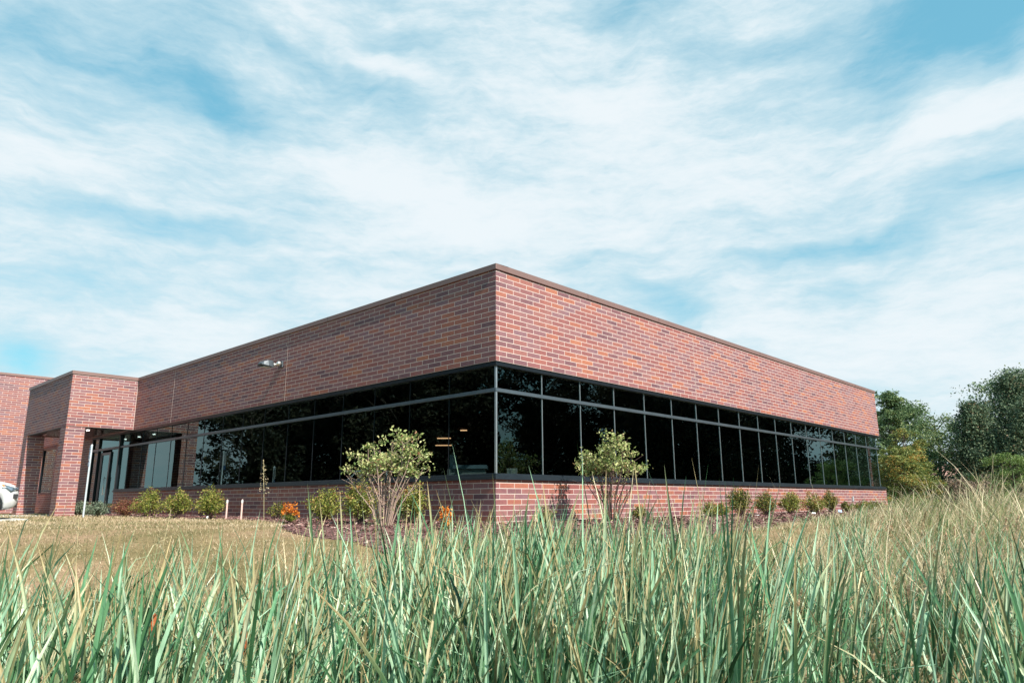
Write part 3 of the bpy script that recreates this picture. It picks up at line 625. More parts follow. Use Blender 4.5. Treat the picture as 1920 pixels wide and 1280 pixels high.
# ------------------------------------------------------------------ vehicles
def vehicle(name, label, cat, loc, heading, paint, group=None, L_=4.6, truck=False):
    """origin on the ground under the nose, +x forward"""
    rt_ = root(name, loc, label, cat, group, rz=heading)
    st_ = [(0.0, .46, .74, .60), (-.05, .36, .86, .74), (-.16, .29, .935, .83), (-.35, .25, .985, .885), (-.75, .23, 1.03, .91), (-1.2, .22, 1.075, .92), (-2.2, .22, 1.10, .925), (-3.4, .22, 1.11, .925), (-4.15, .25, 1.11, .90), (-4.5, .33, 1.06, .84), (-4.6, .45, .98, .76)]
    mb = MB(); rings = []
    for (x, z0, z1, hw) in st_:
        h = z1 - z0; ring = []
        sec = [(-.86, 0), (-.97, .10), (-1.0, .35), (-.99, .65), (-.95, .86), (-.86, .97), (-.5, 1.03), (0, 1.05)]
        full = sec + [(-a, b) for a, b in reversed(sec[:-1])]
        ring = [(x, a * hw, z0 + b * h) for a, b in full]; rings.append(ring)
    base = len(mb.v)
    for r_ in rings: mb.v += r_
    n = len(rings[0])
    for i in range(len(rings) - 1):
        for k in range(n):
            a = base + i * n; mb.f.append((a + k, a + (k + 1) % n, a + n + (k + 1) % n, a + n + k)); mb.uv.append([(0, 0)] * 4); mb.sm.append(True)
    mb.f.append(tuple(base + k for k in range(n))); mb.uv.append([(0, 0)] * n); mb.sm.append(True)
    mb.f.append(tuple(base + (len(rings) - 1) * n + k for k in reversed(range(n)))); mb.uv.append([(0, 0)] * n); mb.sm.append(True)
    body = mb.build('body', paint, rt_, local=True)
    # cut the wheel arches
    cut = MB()
    for wx in (-.76, -3.58): cut.tube([(wx, -1.2, .34), (wx, 1.2, .34)], [.405, .405], 28)
    co = cut.build('cutter', paint, None, local=True)
    bo = body.modifiers.new('arch', 'BOOLEAN'); bo.operation = 'DIFFERENCE'; bo.solver = 'EXACT'; bo.object = co
    body.matrix_world; mw = rt_.rotation_euler.z; rt_.rotation_euler.z = 0; rt_.location = (0, 0, 0)
    bpy.context.view_layer.update()
    dg = bpy.context.evaluated_depsgraph_get(); nm = bpy.data.meshes.new_from_object(body.evaluated_get(dg))
    body.modifiers.clear(); body.data = nm; bpy.data.objects.remove(co)
    rt_.location = loc; rt_.rotation_euler.z = heading
    cab = MB()
    lo = [(-1.15, .80, 1.08), (-1.6, .84, 1.09), (-3.3, .85, 1.10), (-4.42, .78, 1.08)]
    hi = [(-1.95, .60, 1.60), (-2.3, .63, 1.655), (-3.3, .62, 1.66), (-4.05, .58, 1.60)]
    if truck: lo = lo[:2] + [(-2.4, .85, 1.10), (-2.75, .82, 1.09)]; hi = hi[:2] + [(-2.45, .62, 1.66), (-2.6, .6, 1.62)]
    for sgn in (-1, 1):
        for i in range(3):
            q = [(lo[i][0], sgn * lo[i][1], lo[i][2]), (lo[i + 1][0], sgn * lo[i + 1][1], lo[i + 1][2]), (hi[i + 1][0], sgn * hi[i + 1][1], hi[i + 1][2]), (hi[i][0], sgn * hi[i][1], hi[i][2])]
            cab.quad(q if sgn > 0 else q[::-1])
    for i in range(3): cab.quad([(hi[i][0], hi[i][1], hi[i][2]), (hi[i + 1][0], hi[i + 1][1], hi[i + 1][2]), (hi[i + 1][0], -hi[i + 1][1], hi[i + 1][2]), (hi[i][0], -hi[i][1], hi[i][2])])
    for j in (0, 3): cab.quad([(lo[j][0], -lo[j][1], lo[j][2]), (lo[j][0], lo[j][1], lo[j][2]), (hi[j][0], hi[j][1], hi[j][2]), (hi[j][0], -hi[j][1], hi[j][2])])
    cb_ = cab.build('cabin', paint, rt_, local=True, bevel=.04)
    gl = MB()
    def lerp(a, b, t): return tuple(a[i] + (b[i] - a[i]) * t for i in range(3))
    def inset(q, m, off):
        q = [Vector(v) for v in q]; c = sum(q, Vector()) / 4; nrm = (q[1] - q[0]).cross(q[3] - q[0]).normalized()
        if nrm.dot(c - Vector((-2.7, 0, 1.2))) < 0: nrm = -nrm
        return [v + (c - v).normalized() * m + nrm * off for v in q]
    for sgn in (-1, 1):
        for i in range(3):
            q = [(lo[i][0], sgn * lo[i][1], lo[i][2]), (lo[i + 1][0], sgn * lo[i + 1][1], lo[i + 1][2]), (hi[i + 1][0], sgn * hi[i + 1][1], hi[i + 1][2]), (hi[i][0], sgn * hi[i][1], hi[i][2])]
            gl.quad(inset(q, .07, .012))
    for j in (0, 3): gl.quad(inset([(lo[j][0], -lo[j][1], lo[j][2]), (lo[j][0], lo[j][1], lo[j][2]), (hi[j][0], hi[j][1], hi[j][2]), (hi[j][0], -hi[j][1], hi[j][2])], .08, .012))
    gl.build('window', M['trimglass'], cb_, local=True)
    for sgn in (-1, 1):
        hl = MB(); q = [(-.10, .80, .80), (-.20, .868, .86), (-.44, .912, .93), (-.40, .90, .88), (-.24, .895, .76)]
        hl.quad([(a, sgn * (b + .012), c) for a, b, c in q]); 
        fq = [(-.02, .50, .80), (-.05, .70, .80), (-.10, .80, .80), (-.20, .868, .86), (-.06, .66, .85)]
        hl.quad([(a + .018, sgn * b, c) for a, b, c in fq])
        h_ = hl.build('headlight', M['lampglass'], rt_, local=True)
        am = MB(); am.quad([(-.40, sgn * .918, .88), (-.44, sgn * .928, .925), (-.49, sgn * .93, .92), (-.44, sgn * .922, .87)]); am.build('turn_signal', M['amber'], h_, local=True)
        tl = MB(); tl.xbox(-4.56, -4.40, sgn * .80 - .05, sgn * .80 + .05, .85, 1.0); tl.build('taillight', M['red'], rt_, local=True)
        fg = MB(); fg.xbox(-.17, -.055, sgn * .80 - .035, sgn * .80 + .035, .56, .68); fg.build('fog_light', M['trim'], rt_, local=True, bevel=.01)
        mr = MB(); mr.xbox(-1.5, -1.35, sgn * .98 - .09, sgn * .98 + .09, 1.08, 1.22); mr.build('mirror', paint, rt_, local=True, bevel=.03)
        for wx in (-.76, -3.58):
            t_ = MB(); yo, yi = sgn * .90, sgn * .68
            t_.tube([(wx, yi, .345), (wx, yi + sgn * .02, .345), (wx, yo - sgn * .02, .345), (wx, yo, .345)], [.31, .345, .345, .30], 32)
            wh = t_.build('wheel', M['rubber'], rt_, local=True)
            rm = MB(); rm.tube([(wx, yo - sgn * .01, .345), (wx, yo + sgn * .006, .345)], [.235, .225], 24)
            rm.build('rim', M['rim'], wh, local=True)
            hb = MB()
            for k in range(5):
                a0 = 2 * math.pi * k / 5 + .3; mt = Matrix.Translation((wx, yo + sgn * .008, .345)) @ Matrix.Rotation(a0, 4, 'Y')
                hb.xbox(.06, .19, -.004, .004, -.045, .045, mt)
            hb.build('spoke_gap', M['trim'], wh, local=True)
    bp = MB(); bp.xbox(-.14, -.02, -.62, .62, .34, .40); bp.build('bumper_trim', M['trim'], rt_, local=True, bevel=.01)
    gr = MB(); gr.xbox(-.06, .012, -.45, .45, .58, .72); gr.build('grille', M['trim'], rt_, local=True, bevel=.01)
    return rt_
M['trimglass'] = glass_mat('vehicle_glass', (.01, .012, .012), (.9, .95, 1), 1.5)
HEAD = math.atan2(UR[1], UR[0])
CARLOC = (-14.05, 20.25, -.43)
vehicle('parked_car', 'white SUV cut off by the left picture edge, headlight and front wheel showing', 'car', CARLOC, HEAD, M['car_white'])
c = W(24.6, -15.5, -.43)
vehicle('parked_car', 'white car across the parking lot seen mirrored in the entrance glass', 'car', c, HEAD + R(100), M['car_white'], 'cars out in the parking lot')
c = W(29.0, -17.5, -.43)
vehicle('parked_car', 'red car across the parking lot seen mirrored in the entrance glass', 'car', c, HEAD + R(190), plain('car_paint_red', (.35, .02, .02), .3), 'cars out in the parking lot')

# parking signs
def sign(loc, label, h=2.28):
    s = root('parking_sign', loc, label, 'sign', 'signs at the accessible parking bays', rz=HEAD)
    mb = MB(); mb.xbox(-.025, .025, -.035, .035, -.2, h); mb.build('post', M['galv'], s, local=True, bevel=.004)
    # plate faces -x (towards the parked cars)
    mb = MB(); mb.xbox(-.034, -.028, -.15, .15, h - .52, h - .02); pl = mb.build('sign_plate', M['sign_white'], s, local=True, bevel=.002)
    mb = MB(); mb.xbox(-.037, -.0345, -.115, .115, h - .44, h - .22); mb.build('blue_panel', M['sign_blue'], pl, local=True)
    # wheelchair symbol: head, back, seat, leg and wheel arc
    mb = MB(); zc = h - .34
    for k in range(14):
        a0 = R(200 + k * 18); a1 = R(200 + (k + 1) * 18)
        if k > 12: break
        y0, z0 = .045 * math.cos(a0) + .005, .045 * math.sin(a0) - .03; y1, z1 = .045 * math.cos(a1) + .005, .045 * math.sin(a1) - .03
        if z0 > .005 and y0 < .02: continue
        mb.tube([(-.039, -y0, zc + z0), (-.039, -y1, zc + z1)], [.006, .006], 5)
    mb.tube([(-.039, .005, zc + .09), (-.039, .005, zc + .065)], [.014, .014], 6)
    mb.tube([(-.039, .005, zc + .06), (-.039, 0, zc + .0), (-.039, -.045, zc - .0), (-.039, -.06, zc - .06)], [.009] * 4, 5)
    mb.build('wheelchair_symbol', M['sign_white'], pl, local=True)
    def text(body, size, z, mat):
        cu = bpy.data.curves.new('lettering', 'FONT'); cu.body = body; cu.size = size; cu.align_x = 'CENTER'; cu.align_y = 'CENTER'; cu.extrude = .001
        t0_ = bpy.data.objects.new('lettering', cu); col.objects.link(t0_); bpy.context.view_layer.update()
        me = bpy.data.meshes.new_from_object(t0_.evaluated_get(bpy.context.evaluated_depsgraph_get())); bpy.data.objects.remove(t0_)
        me.materials.clear(); me.materials.append(mat); t_ = link('lettering', me, pl); t_.location = (-.038, 0, z); t_.rotation_euler = (R(90), 0, R(-90))
    text('RESERVED', .048, h - .09, M['sign_blue']); text('PARKING', .052, h - .15, M['sign_blue'])
    mb = MB(); mb.xbox(-.034, -.028, -.15, .15, h - .70, h - .55); p2 = mb.build('lower_plate', M['sign_blue'], s, local=True, bevel=.002)
    mb = MB(); mb.xbox(-.0365, -.0345, -.13, .13, h - .675, h - .575); mb.build('white_panel', M['sign_white'], p2, local=True)
    return s
s1 = sign((-13.75, 23.2, -.42), 'accessible parking sign on a grey post seen nearly edge-on before the entrance')
s1.rotation_euler.z += R(-9)
s2 = sign((-16.35, 22.0, -.42), 'second accessible parking sign at the left picture edge above the white car', h=1.83)
s2.rotation_euler.z += R(14)

# marker stakes and tags
def stake(l, label):
    c = W(l, -.8, -.46); s = root('marker_stake', c, label, 'stake', 'pale stakes by the left facade')
    mb = MB(); mb.xbox(-.018, .018, -.012, .012, -.1, .52); mb.quad([(-.018, 0, .52), (.018, 0, .52), (0, 0, .545)]); mb.build('stake_body', M['stake'], s, local=True, bevel=.003)
    mb = MB(); mb.xbox(-.0195, .0195, -.0135, .0135, .44, .52); mb.build('painted_top', M['tag'], s, local=True)
stake(9.22, 'left of two pale pink stakes in front of the brick wall')
stake(8.38, 'right of two pale pink stakes in front of the brick wall')
def plant_tag(l, r, mat, label, h=.10, w=.05):
    x, y, _ = W(l, r, 0); z = float(ground_z(x, y)); s = root('plant_tag', (x, y, z), label, 'plant label', 'plant labels in the mulch bed')
    mb = MB(); mb.tube([(0, 0, -.05), (0, 0, h * .6)], [.004, .004], 5); mb.build('pin', M['galv'], s, local=True)
    mb = MB(); rot = Matrix.Rotation(R(-20), 4, 'X') @ Matrix.Rotation(rng.random() - .5, 4, 'Z'); mb.xbox(-w / 2, w / 2, -.002, .002, h * .45, h, rot); mb.build('tag_plate', mat, s, local=True)
plant_tag(9.7, -1.1, M['tag'], 'white plant label at the foot of the bush left of the stakes', .10)
plant_tag(-1.6, 13.4, M['bluetag'], 'pale blue plant label lying in the mulch before the right facade', .14, .13)
plant_tag(-1.7, 11.0, M['tag'], 'white plant label in the mulch below the third round bush', .10, .10)
plant_tag(-1.0, 18.8, M['tag'], 'white plant label among the low green hedge by the far right wall', .18, .07)
plant_tag(-1.6, 7.6, M['tag'], 'white plant label in the mulch below the first round bush', .09, .09)
plant_tag(-1.4, 24.9, M['tag'], 'white plant label beyond the far right end of the wall', .14, .09)

# ------------------------------------------------------------------ shrubs
def bush(name, l, r, w_, h, mat, label, n=1500, leaf=.05, group=None, dry=None, seed=1, lumps=7, stemmat=None, sink=.08, cat='shrub', mat2=None):
    x, y, _ = W(l, r, 0); z = float(ground_z(x, y)) + .02
    g_ = np.random.default_rng(seed)
    s = root(name, (x, y, z), label, cat, group)
    # twiggy frame fanning from the base, leaves along the outer half of each twig
    tips = []
    mb = MB()
    nt = int(34 + 20 * g_.random())
    for k in range(nt):
        a = g_.random() * 6.283; q = math.sqrt(g_.random()); rr = q * w_ * .5 * (.8 + .35 * g_.random())
        hh = h * (1.0 - .55 * q ** 2.2) * (.78 + .34 * g_.random())
        tip = Vector((rr * math.cos(a), rr * math.sin(a), hh)); mid = Vector((rr * .45 * math.cos(a), rr * .45 * math.sin(a), hh * .5))
        mb.tube([(0.02 * math.cos(a), .02 * math.sin(a), -.03), mid, tip], [.008, .006, .003], 4, cap=False); tips.append((mid, tip))
    mb.build('stems', stemmat or M['twigdark'], s, local=True)
    k = g_.integers(0, nt, n); t = g_.random(n) ** .6
    mids = np.array([tuple(a) for a, b in tips]); tps = np.array([tuple(b) for a, b in tips])
    C = mids[k] * .7 + (tps[k] - mids[k] * .7) * t[:, None] + g_.normal(size=(n, 3)) * (w_ * .065)
    C[:, 2] = np.maximum(C[:, 2], .02)
    p = leaves(C, np.full(n, leaf), g_, asp=.6); o = fast_mesh('foliage', p[0], p[1], mat, s, rnd=p[2], smooth=False)
    if dry:
        nd = dry; kk = g_.integers(0, nt, 16); C = tps[kk][g_.integers(0, 16, nd)]; C = C + g_.normal(size=(nd, 3)) * (.035, .035, .02) + (0, 0, .03)
        p = leaves(C, np.full(nd, .028), g_, asp=.8); fast_mesh('flower_heads', p[0], p[1], M['spireadry'], s, rnd=p[2], smooth=False)
    return s
GS = 'rounded yellow-green shrubs along the left facade'; GR = 'small rounded shrubs along the right facade'
bush('juniper', 19.73, -1.3, .95, .42, M['juniper'], 'grey-green low juniper right of the entrance pillar', 1500, .06, None, None, 11)
bush('juniper', 16.9, -1.6, .85, .40, M['juniper'], 'grey-green low juniper right of the parking sign post', 1300, .06, None, None, 12)
bush('barberry_shrub', 16.6, -.8, .95, .55, M['redleaf'], 'low red-brown shrub left of the row of yellow-green shrubs', 1700, .05, None, None, 13)
bush('spirea_shrub', 14.35, -.9, 1.0, .80, M['spirea'], 'yellow-green shrub nearest the entrance, beside the red-brown one', 2600, .05, GS, 120, 14)
bush('spirea_shrub', 12.09, -.9, .80, .76, M['spirea'], 'yellow-green shrub, second from the entrance', 2400, .05, GS, 90, 15)
bush('spirea_shrub', 10.08, -.9, .84, .80, M['spirea'], 'yellow-green shrub directly left of the two pale stakes', 2500, .05, GS, 90, 16)
bush('small_shrub', 6.91, -.6, .5, .42, M['box'], 'small dark shrub against the wall behind the orange flowers', 700, .045, None, None, 17)
bush('spirea_shrub', 4.21, -1.0, .80, .72, M['spirea'], 'yellow-green shrub left of the tallest left-facade shrub, with few dry heads', 2700, .042, GS, 160, 18)
bush('spirea_shrub', 2.71, -1.1, .76, .86, M['spirea'], 'tall yellow-green shrub topped with many orange dry flower heads', 3200, .042, GS, 420, 19)
bush('spirea_shrub', 1.45, -.8, .72, .74, M['spirea'], 'yellow-green shrub half hidden behind the multi-stemmed bush', 2200, .042, GS, 220, 20)
bush('small_shrub', -.75, .5, .40, .30, M['box'], 'small dark weed at the foot of the brick corner', 400, .05, None, None, 21)
bush('small_shrub', -.7, 3.72, .42, .32, M['box'], 'little dark tuft right of the open multi-stemmed bush at the right facade', 450, .045, GR, None, 22)
bush('small_shrub', -.9, 6.56, .60, .36, M['spirea'], 'low yellowish tuft left of the first round bush', 900, .04, GR, 60, 23)
bush('small_shrub', -.85, 7.25, .46, .36, M['spirea'], 'low green tuft touching the left side of the first round bush', 700, .04, GR, 30, 24)
bush('round_shrub', -1.0, 7.95, .80, .74, M['box'], 'round bush with yellow-green top, nearest the corner on the right facade', 3000, .04, GR, 60, 25)
bush('round_shrub', -1.0, 9.40, .64, .62, M['box'], 'narrow dark round bush, second on the right facade', 2200, .04, GR, 40, 26)
bush('round_shrub', -1.0, 11.14, .72, .60, M['spirea'], 'yellow-tinged round bush, third on the right facade', 2300, .042, GR, None, 27)
bush('round_shrub', -1.0, 12.84, .76, .62, M['spirea'], 'tan and green bush, fourth on the right facade', 1500, .045, GR, 300, 28)
bush('round_shrub', -1.0, 14.24, .60, .66, M['box'], 'dark upright bush, fifth on the right facade', 1900, .045, GR, 140, 29)
bush('small_shrub', -.9, 16.16, .45, .36, M['box'], 'small green bush below the wall outlet', 800, .05, GR, None, 30)
bush('low_hedge', -.9, 17.8, .70, .32, M['box'], 'low green hedge clump left of the white label near the wall end', 1100, .055, GR, None, 31)
bush('low_hedge', -.9, 19.2, .80, .32, M['box'], 'low green hedge clump right of the white label near the wall end', 1100, .055, GR, None, 32)
bush('low_hedge', -.6, 25.8, 1.5, .42, M['box'], 'low green hedge clump beyond the far end of the right wall', 1600, .06, GR, None, 33)
def flower(l, r, label, h, w_, seed, n=260):
    x, y, _ = W(l, r, 0); z = float(ground_z(x, y)); g_ = np.random.default_rng(seed)
    s = root('orange_flower', (x, y, z), label, 'flower', 'orange flower clumps in the mulch')
    mb = MB(); cs = []
    for k in range(9):
        a = g_.random() * 6.28; q = w_ * .5 * g_.random(); t = (q * math.cos(a), q * math.sin(a), h * (.5 + .5 * g_.random())); cs.append(t)
        mb.tube([(0, 0, -.02), (t[0] * .5, t[1] * .5, t[2] * .5), t], [.006, .005, .004], 5)
    mb.build('stems', M['twigdark'], s, local=True)
    C = np.array(cs)[g_.integers(0, 9, n)] + g_.normal(size=(n, 3)) * .035
    p = leaves(C, np.full(n, .045), g_, asp=.7); fast_mesh('petals', p[0], p[1], M['orange'], s, rnd=p[2], smooth=False)
    C = np.array(cs)[g_.integers(0, 9, n)] * (.6, .6, .45) + g_.normal(size=(n, 3)) * .04
    p = leaves(C, np.full(n, .05), g_, asp=.5); fast_mesh('leaves', p[0], p[1], M['spirea'], s, rnd=p[2], smooth=False)
flower(4.75, -1.5, 'orange flower clump left of the yellow-green shrubs, larger of the two', .42, .32, 41, 300)
flower(-.22, -1.4, 'orange flower clump just left of the brick corner, smaller of the two', .36, .26, 42, 240)

def stemmy(l, r, label, W_, h0, h1, seed, twig, zc, side=0.0, n=2100):
    """open shrub: bare stems below, a wide leafy top"""
    x, y, _ = W(l, r, 0); z = float(ground_z(x, y)); g_ = np.random.default_rng(seed)
    s = root('multi_stem_bush', (x, y, z), label, 'shrub')
    mb = MB(); tips = []
    for k in range(17):
        u = -1 + 2 * (k + .5) / 17 + .08 * g_.normal(); v = g_.normal() * .35
        tx = u * W_ * .5 + side; ty = v * W_ * .35; tz = h1 * (1 - .22 * u * u) * (.74 + .30 * g_.random())
        p0 = Vector((.10 * u, .08 * v, -.05)); p1 = Vector((tx * .35, ty * .4, tz * .34)); p2 = Vector((tx * .72, ty * .8, tz * .68)); p3 = Vector((tx, ty, tz))
        for q in (p1, p2): q += Vector(g_.normal(size=3)) * .03
        mb.tube([p0, p1, p2, p3], [.014, .011, .008, .003], 6, cap=False)
        for j in range(9):
            t = .35 + .6 * g_.random(); a = p1.lerp(p2, (t - .35) / .3) if t < .65 else p2.lerp(p3, min(1, (t - .65) / .35))
            b = a + Vector((g_.normal() * .14, g_.normal() * .12, .10 + .12 * g_.random()))
            mb.tube([a, b], [.005, .002], 4, cap=False)
            if b.z > h0: tips.append(tuple(b))
        tips.append(tuple(p3)); tips.append(tuple(p2.lerp(p3, .6))); tips.append(tuple(p2.lerp(p3, .25))) if p2.z > h0 * .9 else None
    mb.build('stems', twig, s, local=True)
    tp = np.array([t for t in tips if t[2] > h0 * .92]); tp = tp[g_.random(len(tp)) < .62]
    C = tp[g_.integers(0, len(tp), n)] + g_.normal(size=(n, 3)) * (.065, .065, .05)
    C = C[C[:, 2] > h0 * .9]
    p = leaves(C, np.full(len(C), .062), g_, asp=.55); fast_mesh('foliage', p[0], p[1], M['wildshrub'], s, rnd=p[2], smooth=False)
    m2 = 260; lowt = np.array([(g_.normal() * W_ * .16 + side * .3, g_.normal() * .12, h0 * g_.random()) for _ in range(60)])
    C = lowt[g_.integers(0, 60, m2)] + g_.normal(size=(m2, 3)) * .03
    p = leaves(C, np.full(m2, .045), g_, asp=.5); fast_mesh('sparse_leaves', p[0], p[1], M['wildshrub'], s, rnd=p[2] * .6 + .4, smooth=False)
stemmy(1.15, -1.7, 'tall open bush with pale bare stems and leafy top left of the brick corner', 1.38, .98, 1.60, 51, M['twig'], 0)
stemmy(-1.2, 1.95, 'tall open bush with dark bare stems and leafy top right of the brick corner', 1.22, 1.02, 1.62, 52, M['twigdark'], 0, .03)

# ------------------------------------------------------------------ trees
def tree(name, x, y, h, rad, mat, label, kind='round', n=9000, leaf=.16, seed=1, base=.12, group=None, zg=-.45, dens=70, cat='tree', trunk=True, barkmat=None):
    g_ = np.random.default_rng(seed); s = root(name, (x, y, zg), label, cat, group)
    mb = MB(); tr = max(.08, h * .022); pts = [Vector((0, 0, -.3))]
    for k in range(1, 7): pts.append(Vector((g_.normal() * .02 * h * k / 6, g_.normal() * .02 * h * k / 6, h * .92 * k / 6)))
    mb.tube(pts, [tr * (1 - .85 * k / 6) for k in range(7)], 8)
    cl = []
    for k in range(dens):
        if kind == 'conifer':
            f = (k + g_.random()) / dens; z = h * (base + (1 - base) * f ** .9); a = k * 2.4 + g_.normal() * .3
            rr = rad * (1 - f) ** .7 * (.6 + .42 * g_.random()) + .1; c = Vector((rr * math.cos(a), rr * math.sin(a), z - rr * .08)); sz = (.25 * rad * (1 - f * .5), .25 * rad * (1 - f * .5), .10 * rad)
            st_ = Vector((0, 0, z + .05))
            for tt in (.55, .8): cl.append((c * tt + st_ * (1 - tt), sz))
        else:
            f = g_.random(); z = h * (base + (1 - base) * f); a = g_.random() * 6.283
            env = math.sin(math.pi * min(1, (.12 + .88 * (f * .93)))) ** .55 if kind == 'round' else (1 - f) ** .6
            lob = 1 + .28 * math.sin(3 * a + seed) + .15 * math.sin(5 * a + 2 * seed + 4 * f)
            rr = rad * env * lob * (.35 + .65 * math.sqrt(g_.random())); c = Vector((rr * math.cos(a), rr * math.sin(a), z)); q = rad * (.13 + .12 * g_.random()); sz = (q, q, q * .55)
            st_ = Vector((0, 0, max(h * .1, z - rr * .7)))
        m_ = (c + st_) / 2 + Vector((0, 0, .04 * h * g_.random()))
        mb.tube([st_, m_, c], [tr * .28, tr * .18, tr * .06], 5, cap=False); cl.append((c, sz))
    mb.build('trunk', barkmat or M['bark'], s, local=True)
    cc = np.array([tuple(c) for c, _ in cl]); ss = np.array([z for _, z in cl]); k = g_.integers(0, len(cl), n)
    # lumpy twigs: leaves gather on a few sprays in each clump
    spr = g_.normal(size=(len(cl), 9, 3)); which = g_.integers(0, 9, n)
    d = spr[k, which] * .75 + g_.normal(size=(n, 3)) * .42
    C = cc[k] + (1.0 if kind != 'conifer' else 1.15) * np.clip(d, -1.5, 1.5) * ss[k]
    tone = g_.random(len(cl)) * .45
    rnd = np.clip(g_.random(n) * .65 + tone[k] , 0, 1)
    p = leaves(C, np.full(n, leaf), g_, asp=.6, flat=.2, rnd=rnd); fast_mesh('crown', p[0], p[1], mat, s, rnd=p[2], smooth=False)
    return s
tree('maple_tree', 22.9, 42.5, 6.6, 1.7, M['tree_green'], 'slender dark green tree rising just behind the right end of the building', 'spire', 16000, .13, 61, .1)
tree('maple_tree', 24.6, 46, 6.1, 3.2, M['tree_green'], 'wide green tree filling the gap behind the slender one', 'round', 30000, .125, 62, .05, dens=95)
tree('maple_tree', 26.9, 45, 6.1, 2.3, M['tree_green'], 'thin airy green tree with sky showing through, left of the tall pines', 'round', 13000, .12, 63, .15, dens=50)
tree('yellowing_tree', 20.1, 37, 3.0, 1.3, M['tree_yellow'], 'small yellow-orange tree beside the end of the brick wall', 'round', 15000, .09, 64, .03)
tree('yellowing_tree', 21.0, 38, 4.1, .9, M['tree_yellow'], 'taller sparse yellow-green tree in front of the house roof', 'round', 6500, .09, 65, .08)
tree('pine_tree', 26.2, 40, 5.7, 2.2, M['tree_dark'], 'dark bushy pine left of the tallest pine', 'conifer', 24000, .12, 66, .03, dens=100)
tree('pine_tree', 29.9, 41.5, 7.5, 3.2, M['tree_dark'], 'tallest dark pine at the right picture edge', 'conifer', 34000, .13, 67, .05, dens=120)
tree('pine_tree', 27.9, 38, 5.6, 2.0, M['tree_dark'], 'dark pine in front of the tallest one', 'conifer', 18000, .12, 68, .03, dens=90)
tree('maple_tree', 33.0, 44, 8.0, 3.8, M['tree_green'], 'broad green tree beyond the right picture edge behind the pines', 'round', 26000, .14, 69, .1, dens=90)
tree('willow_tree', 22.6, 32.5, 2.3, 1.1, M['tree_light'], 'bright light green young tree before the dark pines', 'round', 10000, .08, 70, .05, dens=50)
tree('dead_brush', 21.9, 35, 1.3, 1.1, M['tree_brown'], 'grey-brown leafless brush under the house roof', 'round', 2600, .10, 71, .0, cat='shrub', barkmat=M['twig'])
tree('dead_brush', 23.9, 36, 1.5, 1.3, M['tree_brown'], 'grey-brown brush between house roof and pines', 'round', 3000, .10, 72, .0, cat='shrub', barkmat=M['twig'])
tree('yellowing_tree', 19.6, 35.5, 1.6, 1.2, M['tree_yellow'], 'low olive bush right beside the far wall end', 'round', 8000, .08, 73, .0, cat='shrub')
# far belt that closes the horizon on the right
g_ = np.random.default_rng(99); n = 26000
tx = 22 + 75 * g_.random(n); ty = 62 + 18 * g_.random(n) - .25 * tx
th = 3.3 + 1.3 * np.sin(tx * .31) + .9 * np.sin(tx * .83 + 1) ; tz = -.5 + th * g_.random(n) ** .7
p = leaves(np.stack([tx, ty, tz], 1), np.full(n, .5), g_, rnd=np.clip(g_.random(n) * .7 + .2 * np.sin(tx * .9), 0, 1))
o = fast_mesh('distant_wood', p[0], p[1], M['tree_green'], rnd=p[2], smooth=False); tag(o, 'far-off green wood closing the horizon behind the trees on the right', 'wood', kind='stuff')

# trees outside the frame, seen only as dark reflections in the windows
def copy_thing(o, loc, rz, sc, label=None):
    r_ = o.copy(); col.objects.link(r_); r_.location = loc; r_.rotation_euler = (0, 0, rz); r_.scale = (sc, sc, sc)
    for ch in list(o.children):
        c_ = ch.copy(); col.objects.link(c_); c_.parent = r_
    return r_
LBL_L = 'large dark tree west of the lawn, mirrored in the left ribbon windows'
LBL_R = 'large dark tree east of the lawn, mirrored in the right ribbon windows'
big = tree('woodland_tree', -44, 14, 12.5, 4.6, M['wood_leaf'], LBL_L, 'round', 26000, .30, 81, .06, 'trees west of the lawn mirrored in the glass', dens=120)
k = 0
for (x, y) in ((-40, 30), (-45, 23.5), (-41, 8), (-46, 2), (-40, -4), (-52, 10), (-53, 19), (-52, 28.5), (-42, 18.5), (-53, -2), (-47, -9), (-40, -13), (-55, 4), (-57, 14), (-58, 24)):
    copy_thing(big, (x, y, -.45), k * 1.3, .85 + .09 * (k % 5)); k += 1
bigR = copy_thing(big, (48, 20, -.45), 2.0, 1.0); bigR['label'] = LBL_R; bigR['group'] = 'trees east of the lawn mirrored in the glass'
k = 0
for (x, y) in ((41, 33), (47, 40), (44, 27), (54, 31), (46, 11), (44, 2), (57, 22), (48, 50), (62, 43)):
    copy_thing(bigR, (x, y, -.45), k * 1.7, .80 + .09 * (k % 5)); k += 1

# house glimpsed between the trees
H = root('house', (31.6, 54, -.45), 'low house with a brown-pink roof glimpsed between the trees on the right', 'house')
mb = MB(); mb.xbox(-3.2, 3.2, -3, 3, 0, 1.9); wl = mb.build('wall', M['housewall'], H, local=True)
mb = MB(); e = .5
mb.quad([(-3.2 - e, -3 - e, 1.8), (3.2 + e, -3 - e, 1.8), (2.2, 0, 3.0), (-2.2, 0, 3.0)]); mb.quad([(3.2 + e, 3 + e, 1.8), (-3.2 - e, 3 + e, 1.8), (-2.2, 0, 3.0), (2.2, 0, 3.0)])
mb.quad([(-3.2 - e, 3 + e, 1.8), (-3.2 - e, -3 - e, 1.8), (-2.2, 0, 3.0)]); mb.quad([(3.2 + e, -3 - e, 1.8), (3.2 + e, 3 + e, 1.8), (2.2, 0, 3.0)])
mb.quad([(-3.2 - e, -3 - e, 1.79), (-3.2 - e, 3 + e, 1.79), (3.2 + e, 3 + e, 1.79), (3.2 + e, -3 - e, 1.79)])
mb.build('roof', M['rooftile'], H, local=True)
for wx in (-2.0, 0.2, 2.0):
    mb = MB(); mb.xbox(wx - .4, wx + .4, -3.03, -3.0, .8, 1.6); mb.build('window', M['dark'], H, local=True)

